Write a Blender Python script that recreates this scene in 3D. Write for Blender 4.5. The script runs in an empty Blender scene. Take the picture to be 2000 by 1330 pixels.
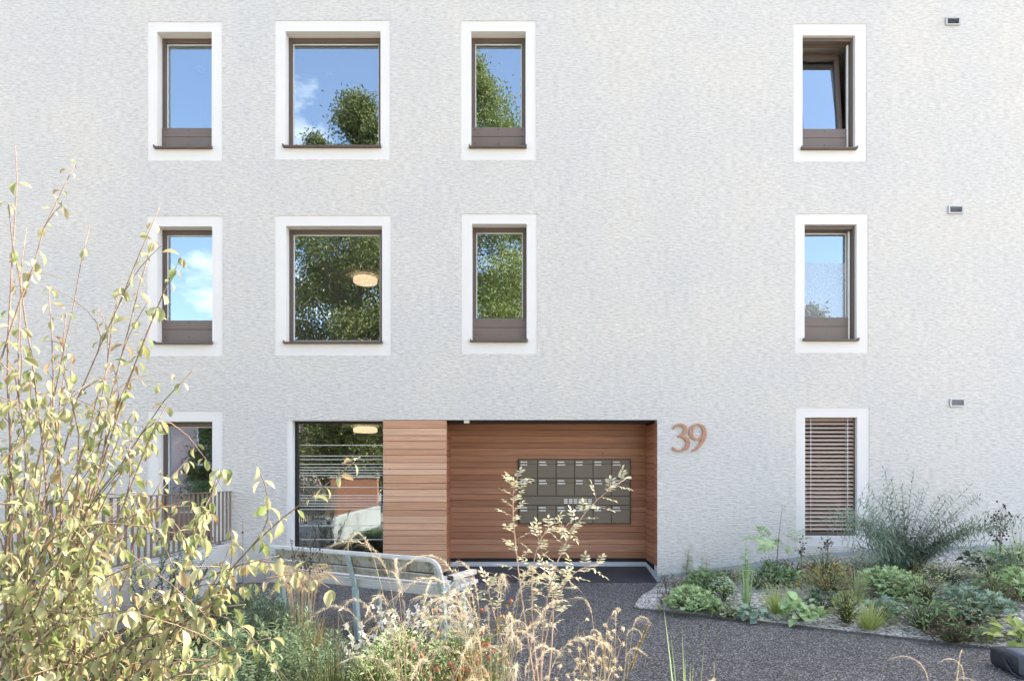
import bpy, math, random
from mathutils import Vector, Matrix

R = math.radians
sc = bpy.context.scene
COL = sc.collection
V = Vector

# ------------------------------------------------------------------ camera
CAMY, CAMZ, FPX, VX, VY = -8.5, 1.56, 1127.0, 982.0, 930.0
cd = bpy.data.cameras.new('camera')
cam = bpy.data.objects.new('camera', cd)
COL.objects.link(cam)
cam.location = (0, CAMY, CAMZ)
cam.rotation_euler = (R(90), 0, 0)
cd.sensor_width = 36
cd.sensor_fit = 'HORIZONTAL'
cd.lens = 36 * FPX / 2000
cd.shift_x = (1000 - VX) / 2000
cd.shift_y = (VY - 665) / 2000
cd.clip_start = 0.05
cd.clip_end = 2000
sc.camera = cam

# ------------------------------------------------------------------ light
SUN_EL, SUN_AZ = 45.0, 68.0          # azimuth from +Y towards +X: behind the house, to one side
w = bpy.data.worlds.new('World')
sc.world = w
w.use_nodes = True
nt = w.node_tree
N, L = nt.nodes, nt.links
bg = N['Background']
sky = N.new('ShaderNodeTexSky')
sky.sky_type = 'NISHITA'
sky.sun_disc = False
sky.sun_elevation = R(SUN_EL)
sky.sun_rotation = R(SUN_AZ)
sky.air_density = 1.0
sky.dust_density = 1.5
sky.ozone_density = 1.5
bg.inputs['Strength'].default_value = 0.12
# a few cumulus clouds
tc = N.new('ShaderNodeTexCoord')
mp = N.new('ShaderNodeMapping')
mp.inputs['Scale'].default_value = (1.0, 1.0, 2.2)
mp.inputs['Location'].default_value = (0.35, 0.1, 0.0)
n1 = N.new('ShaderNodeTexNoise')
n1.inputs['Scale'].default_value = 2.6
n1.inputs['Detail'].default_value = 9
n1.inputs['Roughness'].default_value = 0.58
cr = N.new('ShaderNodeValToRGB')
cr.color_ramp.elements[0].position = 0.54
cr.color_ramp.elements[1].position = 0.68
cr.color_ramp.elements[0].color = (0, 0, 0, 1)
cr.color_ramp.elements[1].color = (1, 1, 1, 1)
mx = N.new('ShaderNodeMixRGB')
mx.inputs['Color2'].default_value = (6.6, 6.8, 7.1, 1)
L.new(tc.outputs['Generated'], mp.inputs['Vector'])
L.new(mp.outputs['Vector'], n1.inputs['Vector'])
sz = N.new('ShaderNodeSeparateXYZ')
L.new(tc.outputs['Generated'], sz.inputs['Vector'])
hz = N.new('ShaderNodeMapRange')
hz.inputs['From Min'].default_value = 0.05
hz.inputs['From Max'].default_value = 0.45
hz.inputs['To Min'].default_value = 0.02
hz.inputs['To Max'].default_value = -0.05
L.new(sz.outputs['Z'], hz.inputs['Value'])
prev = hz.outputs['Result']
for d_, amt in (((-0.60, -1.0, 0.27), 0.05), ((-0.36, -1.0, 0.56), 0.17), ((0.9, -1.0, 0.5), 0.12), ((-0.1, -0.6, 1.2), 0.10)):   # where cloud banks stand
    dv = V(d_).normalized()
    dp = N.new('ShaderNodeVectorMath'); dp.operation = 'DOT_PRODUCT'
    dp.inputs[1].default_value = dv
    L.new(tc.outputs['Generated'], dp.inputs[0])
    bl_ = N.new('ShaderNodeMapRange')
    bl_.interpolation_type = 'SMOOTHSTEP'
    bl_.inputs['From Min'].default_value = math.cos(R(9))
    bl_.inputs['From Max'].default_value = 1.0
    bl_.inputs['To Max'].default_value = amt
    L.new(dp.outputs['Value'], bl_.inputs['Value'])
    a_ = N.new('ShaderNodeMath'); a_.operation = 'ADD'
    L.new(prev, a_.inputs[0]); L.new(bl_.outputs['Result'], a_.inputs[1])
    prev = a_.outputs['Value']
ad = N.new('ShaderNodeMath'); ad.operation = 'ADD'
L.new(n1.outputs['Fac'], ad.inputs[0])
L.new(prev, ad.inputs[1])
L.new(ad.outputs['Value'], cr.inputs['Fac'])
L.new(cr.outputs['Color'], mx.inputs['Fac'])
L.new(sky.outputs['Color'], mx.inputs['Color1'])
L.new(mx.outputs['Color'], bg.inputs['Color'])

sd = bpy.data.lights.new('sun', 'SUN')
sun = bpy.data.objects.new('sun', sd)
COL.objects.link(sun)
sd.energy = 2.5
sd.angle = R(0.5)
sd.color = (1.0, 0.93, 0.82)
se, sa = R(SUN_EL), R(SUN_AZ)
SV = V((math.sin(sa) * math.cos(se), math.cos(sa) * math.cos(se), math.sin(se)))
sun.rotation_euler = (-SV).to_track_quat('-Z', 'Y').to_euler()

vs = sc.view_settings
sc.display_settings.display_device = 'sRGB'
vs.view_transform = 'Standard'
vs.look = 'None'
vs.gamma = 1
vs.use_curve_mapping = False
vs.exposure = 2.64
vs.use_white_balance = True
vs.white_balance_temperature = 7600
vs.white_balance_tint = 13
sc.cycles.max_bounces = 10
sc.cycles.diffuse_bounces = 4
sc.cycles.glossy_bounces = 4
sc.cycles.transparent_max_bounces = 16
sc.cycles.transmission_bounces = 6
sc.cycles.use_denoising = True


def at(px, py, d):
    """the point that stands at photograph pixel (px, py), d metres from the camera plane"""
    return V(((px - VX) / FPX * d, CAMY + d, CAMZ + (VY - py) / FPX * d))


def wx(px):
    return (px - VX) / (FPX / 8.5)


def wz(py):
    return CAMZ + (VY - py) / (FPX / 8.5)


# ------------------------------------------------------------------ materials
MATS = {}


def newmat(name):
    m = bpy.data.materials.new(name)
    m.use_nodes = True
    MATS[name] = m
    return m, m.node_tree.nodes, m.node_tree.links, m.node_tree.nodes['Principled BSDF']


def simple(name, col, rough=0.6, spec=0.3, metal=0.0, var=0.12, scale=6.0, bump=0.0, bscale=40.0):
    m, n, l, p = newmat(name)
    p.inputs['Roughness'].default_value = rough
    p.inputs['Specular IOR Level'].default_value = spec
    p.inputs['Metallic'].default_value = metal
    t = n.new('ShaderNodeTexCoord')
    no = n.new('ShaderNodeTexNoise')
    no.inputs['Scale'].default_value = scale
    no.inputs['Detail'].default_value = 6
    l.new(t.outputs['Object'], no.inputs['Vector'])
    r = n.new('ShaderNodeValToRGB')
    r.color_ramp.elements[0].position = 0.3
    r.color_ramp.elements[1].position = 0.7
    r.color_ramp.elements[0].color = [c * (1 - var) for c in col] + [1]
    r.color_ramp.elements[1].color = [min(1, c * (1 + var)) for c in col] + [1]
    l.new(no.outputs['Fac'], r.inputs['Fac'])
    l.new(r.outputs['Color'], p.inputs['Base Color'])
    if bump:
        nb = n.new('ShaderNodeTexNoise')
        nb.inputs['Scale'].default_value = bscale
        nb.inputs['Detail'].default_value = 5
        l.new(t.outputs['Object'], nb.inputs['Vector'])
        b = n.new('ShaderNodeBump')
        b.inputs['Strength'].default_value = bump
        b.inputs['Distance'].default_value = 0.02
        l.new(nb.outputs['Fac'], b.inputs['Height'])
        l.new(b.outputs['Normal'], p.inputs['Normal'])
    return m


def leafmat(name, cols, trans=0.35, rough=0.5, spec=0.25):
    """each leaf (mesh island) takes its own tint out of cols"""
    m, n, l, p = newmat(name)
    g = n.new('ShaderNodeNewGeometry')
    r = n.new('ShaderNodeValToRGB')
    e = r.color_ramp.elements
    e[0].color = list(cols[0]) + [1]
    e[1].color = list(cols[-1]) + [1]
    for i, c in enumerate(cols[1:-1]):
        k = e.new((i + 1) / (len(cols) - 1))
        k.color = list(c) + [1]
    l.new(g.outputs['Random Per Island'], r.inputs['Fac'])
    t = n.new('ShaderNodeTexCoord')
    no = n.new('ShaderNodeTexNoise')
    no.inputs['Scale'].default_value = 30
    no.inputs['Detail'].default_value = 3
    l.new(t.outputs['Object'], no.inputs['Vector'])
    hv = n.new('ShaderNodeHueSaturation')
    ma = n.new('ShaderNodeMapRange')
    ma.inputs['To Min'].default_value = 0.7
    ma.inputs['To Max'].default_value = 1.3
    l.new(no.outputs['Fac'], ma.inputs['Value'])
    l.new(ma.outputs['Result'], hv.inputs['Value'])
    l.new(r.outputs['Color'], hv.inputs['Color'])
    p.inputs['Roughness'].default_value = rough
    p.inputs['Specular IOR Level'].default_value = spec
    l.new(hv.outputs['Color'], p.inputs['Base Color'])
    tr = n.new('ShaderNodeBsdfTranslucent')
    l.new(hv.outputs['Color'], tr.inputs['Color'])
    mix = n.new('ShaderNodeMixShader')
    mix.inputs['Fac'].default_value = trans
    l.new(p.outputs['BSDF'], mix.inputs[1])
    l.new(tr.outputs['BSDF'], mix.inputs[2])
    l.new(mix.outputs['Shader'], n['Material Output'].inputs['Surface'])
    return m


def plaster(name, base):
    m, n, l, p = newmat(name)
    p.inputs['Roughness'].default_value = 0.9
    p.inputs['Specular IOR Level'].default_value = 0.15
    t = n.new('ShaderNodeTexCoord')
    # warp
    nw = n.new('ShaderNodeTexNoise')
    nw.inputs['Scale'].default_value = 6.0
    nw.inputs['Detail'].default_value = 2
    l.new(t.outputs['Object'], nw.inputs['Vector'])
    sub = n.new('ShaderNodeVectorMath'); sub.operation = 'SUBTRACT'
    sub.inputs[1].default_value = (0.5, 0.5, 0.5)
    l.new(nw.outputs['Color'], sub.inputs[0])
    sca = n.new('ShaderNodeVectorMath'); sca.operation = 'MULTIPLY'
    sca.inputs[1].default_value = (0.0, 0.0, 0.06)
    l.new(sub.outputs['Vector'], sca.inputs[0])
    add = n.new('ShaderNodeVectorMath'); add.operation = 'ADD'
    l.new(t.outputs['Object'], add.inputs[0])
    l.new(sca.outputs['Vector'], add.inputs[1])
    mp = n.new('ShaderNodeMapping')
    mp.inputs['Scale'].default_value = (11.0, 11.0, 50.0)
    l.new(add.outputs['Vector'], mp.inputs['Vector'])
    n1 = n.new('ShaderNodeTexNoise')
    n1.inputs['Scale'].default_value = 1.0
    n1.inputs['Detail'].default_value = 4
    n1.inputs['Roughness'].default_value = 0.6
    n1.inputs['Lacunarity'].default_value = 2.2
    l.new(mp.outputs['Vector'], n1.inputs['Vector'])
    mr = n.new('ShaderNodeMapRange')
    mr.inputs['From Min'].default_value = 0.36
    mr.inputs['From Max'].default_value = 0.66
    l.new(n1.outputs['Fac'], mr.inputs['Value'])
    b = n.new('ShaderNodeBump')
    b.inputs['Strength'].default_value = 0.75
    b.inputs['Distance'].default_value = 0.012
    l.new(mr.outputs['Result'], b.inputs['Height'])
    l.new(b.outputs['Normal'], p.inputs['Normal'])
    # broad weathering patches, faint warm and cool
    n2 = n.new('ShaderNodeTexNoise')
    n2.inputs['Scale'].default_value = 0.7
    n2.inputs['Detail'].default_value = 5
    l.new(t.outputs['Object'], n2.inputs['Vector'])
    r = n.new('ShaderNodeValToRGB')
    r.color_ramp.elements[0].position = 0.35
    r.color_ramp.elements[1].position = 0.65
    r.color_ramp.elements[0].color = [base[0] * 0.96, base[1] * 0.97, base[2] * 0.985, 1]
    r.color_ramp.elements[1].color = [base[0] * 1.03, base[1] * 1.015, base[2] * 0.985, 1]
    l.new(n2.outputs['Fac'], r.inputs['Fac'])
    # grooves coloured darker, standing in for the shade between ridges
    r2 = n.new('ShaderNodeValToRGB')
    r2.color_ramp.elements[0].position = 0.0
    r2.color_ramp.elements[1].position = 0.7
    r2.color_ramp.elements[0].color = (0.80, 0.80, 0.80, 1)
    r2.color_ramp.elements[1].color = (1, 1, 1, 1)
    l.new(mr.outputs['Result'], r2.inputs['Fac'])
    mu = n.new('ShaderNodeMixRGB'); mu.blend_type = 'MULTIPLY'
    mu.inputs['Fac'].default_value = 1
    l.new(r.outputs['Color'], mu.inputs['Color1'])
    l.new(r2.outputs['Color'], mu.inputs['Color2'])
    l.new(mu.outputs['Color'], p.inputs['Base Color'])
    return m


def wood(name, cols, axis='X', rough=0.55, grain=1.0):
    """boards: each board (island) has its own tone, grain runs along the axis"""
    m, n, l, p = newmat(name)
    g = n.new('ShaderNodeNewGeometry')
    t = n.new('ShaderNodeTexCoord')
    r = n.new('ShaderNodeValToRGB')
    e = r.color_ramp.elements
    e[0].color = list(cols[0]) + [1]
    e[1].color = list(cols[-1]) + [1]
    for i, c in enumerate(cols[1:-1]):
        k = e.new((i + 1) / (len(cols) - 1)); k.color = list(c) + [1]
    l.new(g.outputs['Random Per Island'], r.inputs['Fac'])
    mp = n.new('ShaderNodeMapping')
    s = {'X': (1.3, 22, 42), 'Y': (22, 1.3, 42), 'Z': (22, 22, 1.3)}[axis]
    mp.inputs['Scale'].default_value = s
    cmb = n.new('ShaderNodeVectorMath'); cmb.operation = 'ADD'
    mul = n.new('ShaderNodeMath'); mul.operation = 'MULTIPLY'; mul.inputs[1].default_value = 37.0
    l.new(g.outputs['Random Per Island'], mul.inputs[0])
    cx = n.new('ShaderNodeCombineXYZ')
    for k in ('X', 'Y', 'Z'):
        l.new(mul.outputs['Value'], cx.inputs[k])
    l.new(t.outputs['Object'], mp.inputs['Vector'])
    l.new(mp.outputs['Vector'], cmb.inputs[0])
    l.new(cx.outputs['Vector'], cmb.inputs[1])
    no = n.new('ShaderNodeTexNoise')
    no.inputs['Scale'].default_value = 1.0
    no.inputs['Detail'].default_value = 6
    no.inputs['Roughness'].default_value = 0.62
    no.inputs['Distortion'].default_value = 0.8
    l.new(cmb.outputs['Vector'], no.inputs['Vector'])
    ma = n.new('ShaderNodeMapRange')
    ma.inputs['From Min'].default_value = 0.3
    ma.inputs['From Max'].default_value = 0.7
    ma.inputs['To Min'].default_value = 1 - 0.28 * grain
    ma.inputs['To Max'].default_value = 1 + 0.22 * grain
    l.new(no.outputs['Fac'], ma.inputs['Value'])
    hv = n.new('ShaderNodeHueSaturation')
    l.new(r.outputs['Color'], hv.inputs['Color'])
    l.new(ma.outputs['Result'], hv.inputs['Value'])
    # knots
    vo = n.new('ShaderNodeTexVoronoi')
    vo.inputs['Scale'].default_value = 1.0
    mk = n.new('ShaderNodeMapping')
    mk.inputs['Scale'].default_value = (2.1, 2.1, 4.6) if axis != 'Z' else (6, 6, 2)
    l.new(t.outputs['Object'], mk.inputs['Vector'])
    l.new(mk.outputs['Vector'], vo.inputs['Vector'])
    kr = n.new('ShaderNodeValToRGB')
    kr.color_ramp.elements[0].position = 0.02
    kr.color_ramp.elements[1].position = 0.055
    kr.color_ramp.elements[0].color = (0.35, 0.28, 0.25, 1)
    kr.color_ramp.elements[1].color = (1, 1, 1, 1)
    l.new(vo.outputs['Distance'], kr.inputs['Fac'])
    mu = n.new('ShaderNodeMixRGB'); mu.blend_type = 'MULTIPLY'; mu.inputs['Fac'].default_value = 1
    l.new(hv.outputs['Color'], mu.inputs['Color1'])
    l.new(kr.outputs['Color'], mu.inputs['Color2'])
    l.new(mu.outputs['Color'], p.inputs['Base Color'])
    p.inputs['Roughness'].default_value = rough
    p.inputs['Specular IOR Level'].default_value = 0.25
    b = n.new('ShaderNodeBump')
    b.inputs['Strength'].default_value = 0.15
    b.inputs['Distance'].default_value = 0.005
    l.new(no.outputs['Fac'], b.inputs['Height'])
    l.new(b.outputs['Normal'], p.inputs['Normal'])
    return m


def speckle(name, cols, scale, rough=0.85, bump=0.6, big=0.12):
    """chippings or gravel: every cell its own grey"""
    m, n, l, p = newmat(name)
    t = n.new('ShaderNodeTexCoord')
    vo = n.new('ShaderNodeTexVoronoi')
    vo.inputs['Scale'].default_value = scale
    l.new(t.outputs['Object'], vo.inputs['Vector'])
    sx = n.new('ShaderNodeSeparateColor')
    l.new(vo.outputs['Color'], sx.inputs['Color'])
    r = n.new('ShaderNodeValToRGB')
    e = r.color_ramp.elements
    e[0].color = list(cols[0]) + [1]
    e[1].color = list(cols[-1]) + [1]
    for i, c in enumerate(cols[1:-1]):
        k = e.new((i + 1) / (len(cols) - 1)); k.color = list(c) + [1]
    l.new(sx.outputs['Red'], r.inputs['Fac'])
    no = n.new('ShaderNodeTexNoise')
    no.inputs['Scale'].default_value = 0.9
    no.inputs['Detail'].default_value = 6
    l.new(t.outputs['Object'], no.inputs['Vector'])
    ma = n.new('ShaderNodeMapRange')
    ma.inputs['From Min'].default_value = 0.3
    ma.inputs['From Max'].default_value = 0.7
    ma.inputs['To Min'].default_value = 1 - big
    ma.inputs['To Max'].default_value = 1 + big
    l.new(no.outputs['Fac'], ma.inputs['Value'])
    hv = n.new('ShaderNodeHueSaturation')
    l.new(r.outputs['Color'], hv.inputs['Color'])
    l.new(ma.outputs['Result'], hv.inputs['Value'])
    l.new(hv.outputs['Color'], p.inputs['Base Color'])
    p.inputs['Roughness'].default_value = rough
    p.inputs['Specular IOR Level'].default_value = 0.3
    b = n.new('ShaderNodeBump')
    b.inputs['Strength'].default_value = bump
    b.inputs['Distance'].default_value = 0.006
    b.invert = True
    l.new(vo.outputs['Distance'], b.inputs['Height'])
    l.new(b.outputs['Normal'], p.inputs['Normal'])
    return m


def glassmat(name, refl=0.45, tint=(0.75, 0.78, 0.76), milky=0.0):
    """coated insulating glass: mirrors the street, lets some of the room through"""
    m, n, l, p = newmat(name)
    out = n['Material Output']
    n.remove(p)
    gl = n.new('ShaderNodeBsdfGlossy')
    gl.inputs['Roughness'].default_value = 0.0
    gl.inputs['Color'].default_value = (0.74, 0.9, 1.0, 1)
    t = n.new('ShaderNodeTexCoord')
    no = n.new('ShaderNodeTexNoise')
    no.inputs['Scale'].default_value = 1.1
    no.inputs['Detail'].default_value = 1
    l.new(t.outputs['Object'], no.inputs['Vector'])
    b = n.new('ShaderNodeBump')
    b.inputs['Strength'].default_value = 0.05
    b.inputs['Distance'].default_value = 0.02
    l.new(no.outputs['Fac'], b.inputs['Height'])
    l.new(b.outputs['Normal'], gl.inputs['Normal'])
    tr = n.new('ShaderNodeBsdfTransparent')
    tr.inputs['Color'].default_value = list(tint) + [1]
    fr = n.new('ShaderNodeFresnel')
    fr.inputs['IOR'].default_value = 1.5
    ma = n.new('ShaderNodeMapRange')
    ma.inputs['From Min'].default_value = 0.04
    ma.inputs['From Max'].default_value = 1.0
    ma.inputs['To Min'].default_value = refl
    ma.inputs['To Max'].default_value = 1.0
    l.new(fr.outputs['Fac'], ma.inputs['Value'])
    mix = n.new('ShaderNodeMixShader')
    l.new(ma.outputs['Result'], mix.inputs['Fac'])
    l.new(tr.outputs['BSDF'], mix.inputs[1])
    l.new(gl.outputs['BSDF'], mix.inputs[2])
    last = mix.outputs['Shader']
    if milky:
        df = n.new('ShaderNodeBsdfDiffuse')
        df.inputs['Color'].default_value = (0.8, 0.85, 0.88, 1)
        wv = n.new('ShaderNodeTexWave')
        wv.inputs['Scale'].default_value = 16.0
        wv.inputs['Distortion'].default_value = 14.0
        wv.inputs['Detail'].default_value = 2.0
        wv.inputs['Detail Scale'].default_value = 0.9
        wv.bands_direction = 'DIAGONAL'
        l.new(t.outputs['Object'], wv.inputs['Vector'])
        mr = n.new('ShaderNodeMapRange')
        mr.inputs['To Min'].default_value = milky * 0.5
        mr.inputs['To Max'].default_value = milky * 1.3
        l.new(wv.outputs['Fac'], mr.inputs['Value'])
        m2 = n.new('ShaderNodeMixShader')
        l.new(mr.outputs['Result'], m2.inputs['Fac'])
        l.new(last, m2.inputs[1])
        l.new(df.outputs['BSDF'], m2.inputs[2])
        last = m2.outputs['Shader']
    l.new(last, out.inputs['Surface'])
    return m


def emis(name, col, s):
    m, n, l, p = newmat(name)
    p.inputs['Base Color'].default_value = list(col) + [1]
    p.inputs['Emission Color'].default_value = list(col) + [1]
    p.inputs['Emission Strength'].default_value = s
    return m


PLASTER = plaster('rendered_plaster', (0.715, 0.698, 0.678))
SMOOTH = simple('smooth_white_plaster', (0.725, 0.712, 0.70), 0.85, 0.15, var=0.02, scale=3, bump=0.05, bscale=90)
PLINTH = simple('grey_plinth_render', (0.36, 0.39, 0.41), 0.85, 0.15, var=0.06, scale=4, bump=0.08, bscale=60)
BROWN = simple('bronze_aluminium', (0.115, 0.085, 0.07), 0.42, 0.5, 0.0, var=0.06, scale=3)
BROWN2 = simple('bronze_panel', (0.16, 0.122, 0.105), 0.5, 0.5, 0.0, var=0.05, scale=3)
DARK = simple('dark_gasket', (0.02, 0.02, 0.022), 0.5, 0.3, var=0.1)
GLASS = glassmat('window_glass', 0.42)
GLASSB = glassmat('dimmed_blind_glass', 0.08, (0.3, 0.3, 0.3))  # window glass dimmed so the gaps of the blind look shaded
GLASS2 = glassmat('shop_glass', 0.36)
FROST = glassmat('frosted_glass', 0.30, milky=0.3)
SEAL = simple('white_seal', (0.75, 0.77, 0.78), 0.4, 0.4, var=0.03)
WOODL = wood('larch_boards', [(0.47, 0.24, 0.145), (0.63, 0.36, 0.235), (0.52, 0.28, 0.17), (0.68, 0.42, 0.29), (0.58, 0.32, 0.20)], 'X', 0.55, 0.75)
WOODD = wood('larch_boards_shaded', [(0.28, 0.125, 0.072), (0.42, 0.20, 0.12), (0.33, 0.15, 0.088), (0.46, 0.235, 0.145)], 'X', 0.42, 0.95)  # same larch as the pier, the recess shade put into darker tones
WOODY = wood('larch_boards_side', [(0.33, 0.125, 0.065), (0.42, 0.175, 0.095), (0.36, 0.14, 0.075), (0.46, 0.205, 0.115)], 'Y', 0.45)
CONC = simple('fair_faced_concrete', (0.50, 0.51, 0.50), 0.8, 0.25, var=0.12, scale=2.4, bump=0.15, bscale=26)
CONCF = simple('smooth_asphalt', (0.05, 0.05, 0.055), 0.6, 0.4, var=0.2, scale=3, bump=0.1, bscale=80)
INNER = simple('room_paint', (0.66, 0.64, 0.60), 0.9, 0.1, var=0.05, scale=1)
INFLOOR = simple('room_floor', (0.16, 0.11, 0.08), 0.6, 0.3, var=0.1, scale=2)
COPPER = simple('copper_coated_metal', (0.39, 0.19, 0.125), 0.45, 0.5, 0.25, var=0.08, scale=20)
RAILM = simple('bronze_railing_paint', (0.20, 0.145, 0.105), 0.5, 0.4, 0.1, var=0.08, scale=5)
BOXM = simple('olive_bronze_sheet', (0.158, 0.128, 0.098), 0.45, 0.5, 0.15, var=0.05, scale=4)
BOXF = simple('dark_bronze_sheet', (0.05, 0.042, 0.034), 0.5, 0.4, 0.1, var=0.05, scale=4)
WHITE = simple('white_plastic', (0.8, 0.8, 0.79), 0.45, 0.4, var=0.02)
VENTM = simple('anodised_aluminium', (0.45, 0.46, 0.47), 0.4, 0.5, 0.3, var=0.04)
VENTD = simple('shaded_duct', (0.10, 0.10, 0.105), 0.8, 0.2, var=0.1)
GRAVEL = speckle('pale_gravel', [(0.05, 0.045, 0.04), (0.34, 0.32, 0.29), (0.68, 0.65, 0.60), (0.16, 0.145, 0.13), (0.85, 0.82, 0.77)], 40, bump=0.9)
ASPH = speckle('chip_asphalt', [(0.015, 0.0145, 0.014), (0.052, 0.05, 0.048), (0.165, 0.16, 0.155), (0.042, 0.041, 0.04), (0.40, 0.39, 0.38)], 100, bump=0.8)
SOIL = simple('dark_soil', (0.075, 0.058, 0.042), 0.95, 0.1, var=0.4, scale=14, bump=0.8, bscale=50)
LAWN = simple('lawn_ground', (0.07, 0.10, 0.035), 0.95, 0.1, var=0.3, scale=5, bump=0.5, bscale=30)
LAMP = emis('lit_lamp_glass', (1.0, 0.80, 0.60), 0.30)


# ------------------------------------------------------------------ mesh helpers
def perp(d):
    a = V((0, 0, 1)) if abs(d.z) < 0.9 else V((1, 0, 0))
    u = d.cross(a).normalized()
    return u, u.cross(d).normalized()


class MB:
    def __init__(s):
        s.v, s.f, s.sm = [], [], []

    def add(s, vs, fs, smooth=False):
        o = len(s.v)
        s.v.extend(vs)
        for f in fs:
            s.f.append(tuple(i + o for i in f))
            s.sm.append(smooth)

    def quad(s, a, b, c, d):
        s.add([a, b, c, d], [(0, 1, 2, 3)])

    def box(s, x0, x1, y0, y1, z0, z1, ch=0.0):
        if ch <= 0:
            s.add([(x0, y0, z0), (x1, y0, z0), (x1, y1, z0), (x0, y1, z0),
                   (x0, y0, z1), (x1, y0, z1), (x1, y1, z1), (x0, y1, z1)],
                  [(0, 3, 2, 1), (4, 5, 6, 7), (0, 1, 5, 4), (1, 2, 6, 5), (2, 3, 7, 6), (3, 0, 4, 7)])
            return
        # box with chamfered edges, as a convex hull of shrunken faces
        c = ch
        vs, idx = [], {}
        for i, (X, sx) in enumerate(((x0, 1), (x1, -1))):
            for j, (Y, sy) in enumerate(((y0, 1), (y1, -1))):
                for k, (Z, sz) in enumerate(((z0, 1), (z1, -1))):
                    for a in range(3):
                        p = [X + sx * c, Y + sy * c, Z + sz * c]
                        p[a] = (X, Y, Z)[a]
                        idx[i, j, k, a] = len(vs)
                        vs.append(tuple(p))
        fs = []
        g = lambda i, j, k, a: idx[i, j, k, a]
        for i in (0, 1):
            q = [g(i, 0, 0, 0), g(i, 1, 0, 0), g(i, 1, 1, 0), g(i, 0, 1, 0)]
            fs.append(tuple(q if i else q[::-1]))
            q = [g(0, i, 0, 1), g(0, i, 1, 1), g(1, i, 1, 1), g(1, i, 0, 1)]
            fs.append(tuple(q if i else q[::-1]))
            q = [g(0, 0, i, 2), g(1, 0, i, 2), g(1, 1, i, 2), g(0, 1, i, 2)]
            fs.append(tuple(q if i else q[::-1]))
        for i in (0, 1):
            for j in (0, 1):
                fs.append((g(i, j, 0, 0), g(i, j, 1, 0), g(i, j, 1, 1), g(i, j, 0, 1)))
                fs.append((g(i, 0, j, 0), g(i, 1, j, 0), g(i, 1, j, 2), g(i, 0, j, 2)))
                fs.append((g(0, i, j, 1), g(1, i, j, 1), g(1, i, j, 2), g(0, i, j, 2)))
                for k in (0, 1):
                    fs.append((g(i, j, k, 0), g(i, j, k, 1), g(i, j, k, 2)))
        s.add(vs, fs)

    def bar(s, p, q, wd, h, up=(0, 0, 1), ch=0.0):
        p, q, up = V(p), V(q), V(up)
        d = (q - p)
        ln = d.length
        d.normalize()
        u = d.cross(up).normalized()
        n = u.cross(d).normalized()
        b = MB()
        b.box(0, ln, -wd / 2, wd / 2, -h / 2, h / 2, ch)
        s.add([p + d * x - u * y + n * z for x, y, z in b.v], b.f)

    def tube(s, pts, rad, n=5, cap=True):
        pts = [V(p) for p in pts]
        if not isinstance(rad, (list, tuple)):
            rad = [rad] * len(pts)
        o = len(s.v)
        u = None
        for i, p in enumerate(pts):
            d = (pts[min(i + 1, len(pts) - 1)] - pts[max(i - 1, 0)])
            if d.length < 1e-9:
                d = V((0, 0, 1))
            d.normalize()
            if u is None:
                u, _ = perp(d)
            else:
                u = (u - d * u.dot(d))
                if u.length < 1e-6:
                    u, _ = perp(d)
                u.normalize()
            w_ = d.cross(u)
            for k in range(n):
                a = 2 * math.pi * k / n
                s.v.append(p + (u * math.cos(a) + w_ * math.sin(a)) * rad[i])
        for i in range(len(pts) - 1):
            for k in range(n):
                a, b = o + i * n + k, o + i * n + (k + 1) % n
                s.f.append((a, b, b + n, a + n)); s.sm.append(True)
        if cap:
            s.f.append(tuple(o + k for k in range(n))[::-1]); s.sm.append(False)
            e = o + (len(pts) - 1) * n
            s.f.append(tuple(e + k for k in range(n))); s.sm.append(False)

    def ball(s, c, r, squash=1.0, n=6, m=4):
        c = V(c)
        vs = [c + V((0, 0, r * squash))]
        for i in range(1, m):
            t = math.pi * i / m
            for k in range(n):
                a = 2 * math.pi * k / n
                vs.append(c + V((math.sin(t) * math.cos(a) * r, math.sin(t) * math.sin(a) * r, math.cos(t) * r * squash)))
        vs.append(c - V((0, 0, r * squash)))
        fs = []
        for k in range(n):
            fs.append((0, 1 + k, 1 + (k + 1) % n))
            for i in range(m - 2):
                a, b = 1 + i * n + k, 1 + i * n + (k + 1) % n
                fs.append((a, a + n, b + n, b))
            a, b = 1 + (m - 2) * n + k, 1 + (m - 2) * n + (k + 1) % n
            fs.append((a, len(vs) - 1, b))
        s.add(vs, fs, True)

    def leaf(s, p, d, n, ln, wd, droop=0.4, fold=0.25, seg=3):
        """a bent, folded leaf: midrib from p along d, upper side n"""
        d = d.normalized()
        u = d.cross(n)
        if u.length < 1e-4:
            u, _ = perp(d)
        u.normalize()
        n = u.cross(d).normalized()
        vs = [p.copy()]
        q = p.copy()
        prof = {2: (1.0,), 3: (0.85, 0.8), 4: (0.75, 1.0, 0.62), 5: (0.62, 1.0, 0.9, 0.52)}[seg]
        st = ln / seg
        for i in range(seg):
            q = q + d * st
            a = droop / seg
            d2 = d * math.cos(a) - n * math.sin(a)
            n = n * math.cos(a) + d * math.sin(a)
            d = d2
            if i < seg - 1:
                hw = wd * 0.5 * prof[i]
                vs += [q - u * hw + n * hw * fold, q.copy(), q + u * hw + n * hw * fold]
            else:
                vs.append(q.copy())
        fs = [(0, 2, 1), (0, 3, 2)]
        for i in range(seg - 2):
            a = 1 + 3 * i
            fs += [(a, a + 1, a + 4, a + 3), (a + 1, a + 2, a + 5, a + 4)]
        a = 1 + 3 * (seg - 2)
        fs += [(a, a + 1, a + 3), (a + 1, a + 2, a + 3)]
        s.add(vs, fs, True)

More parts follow.
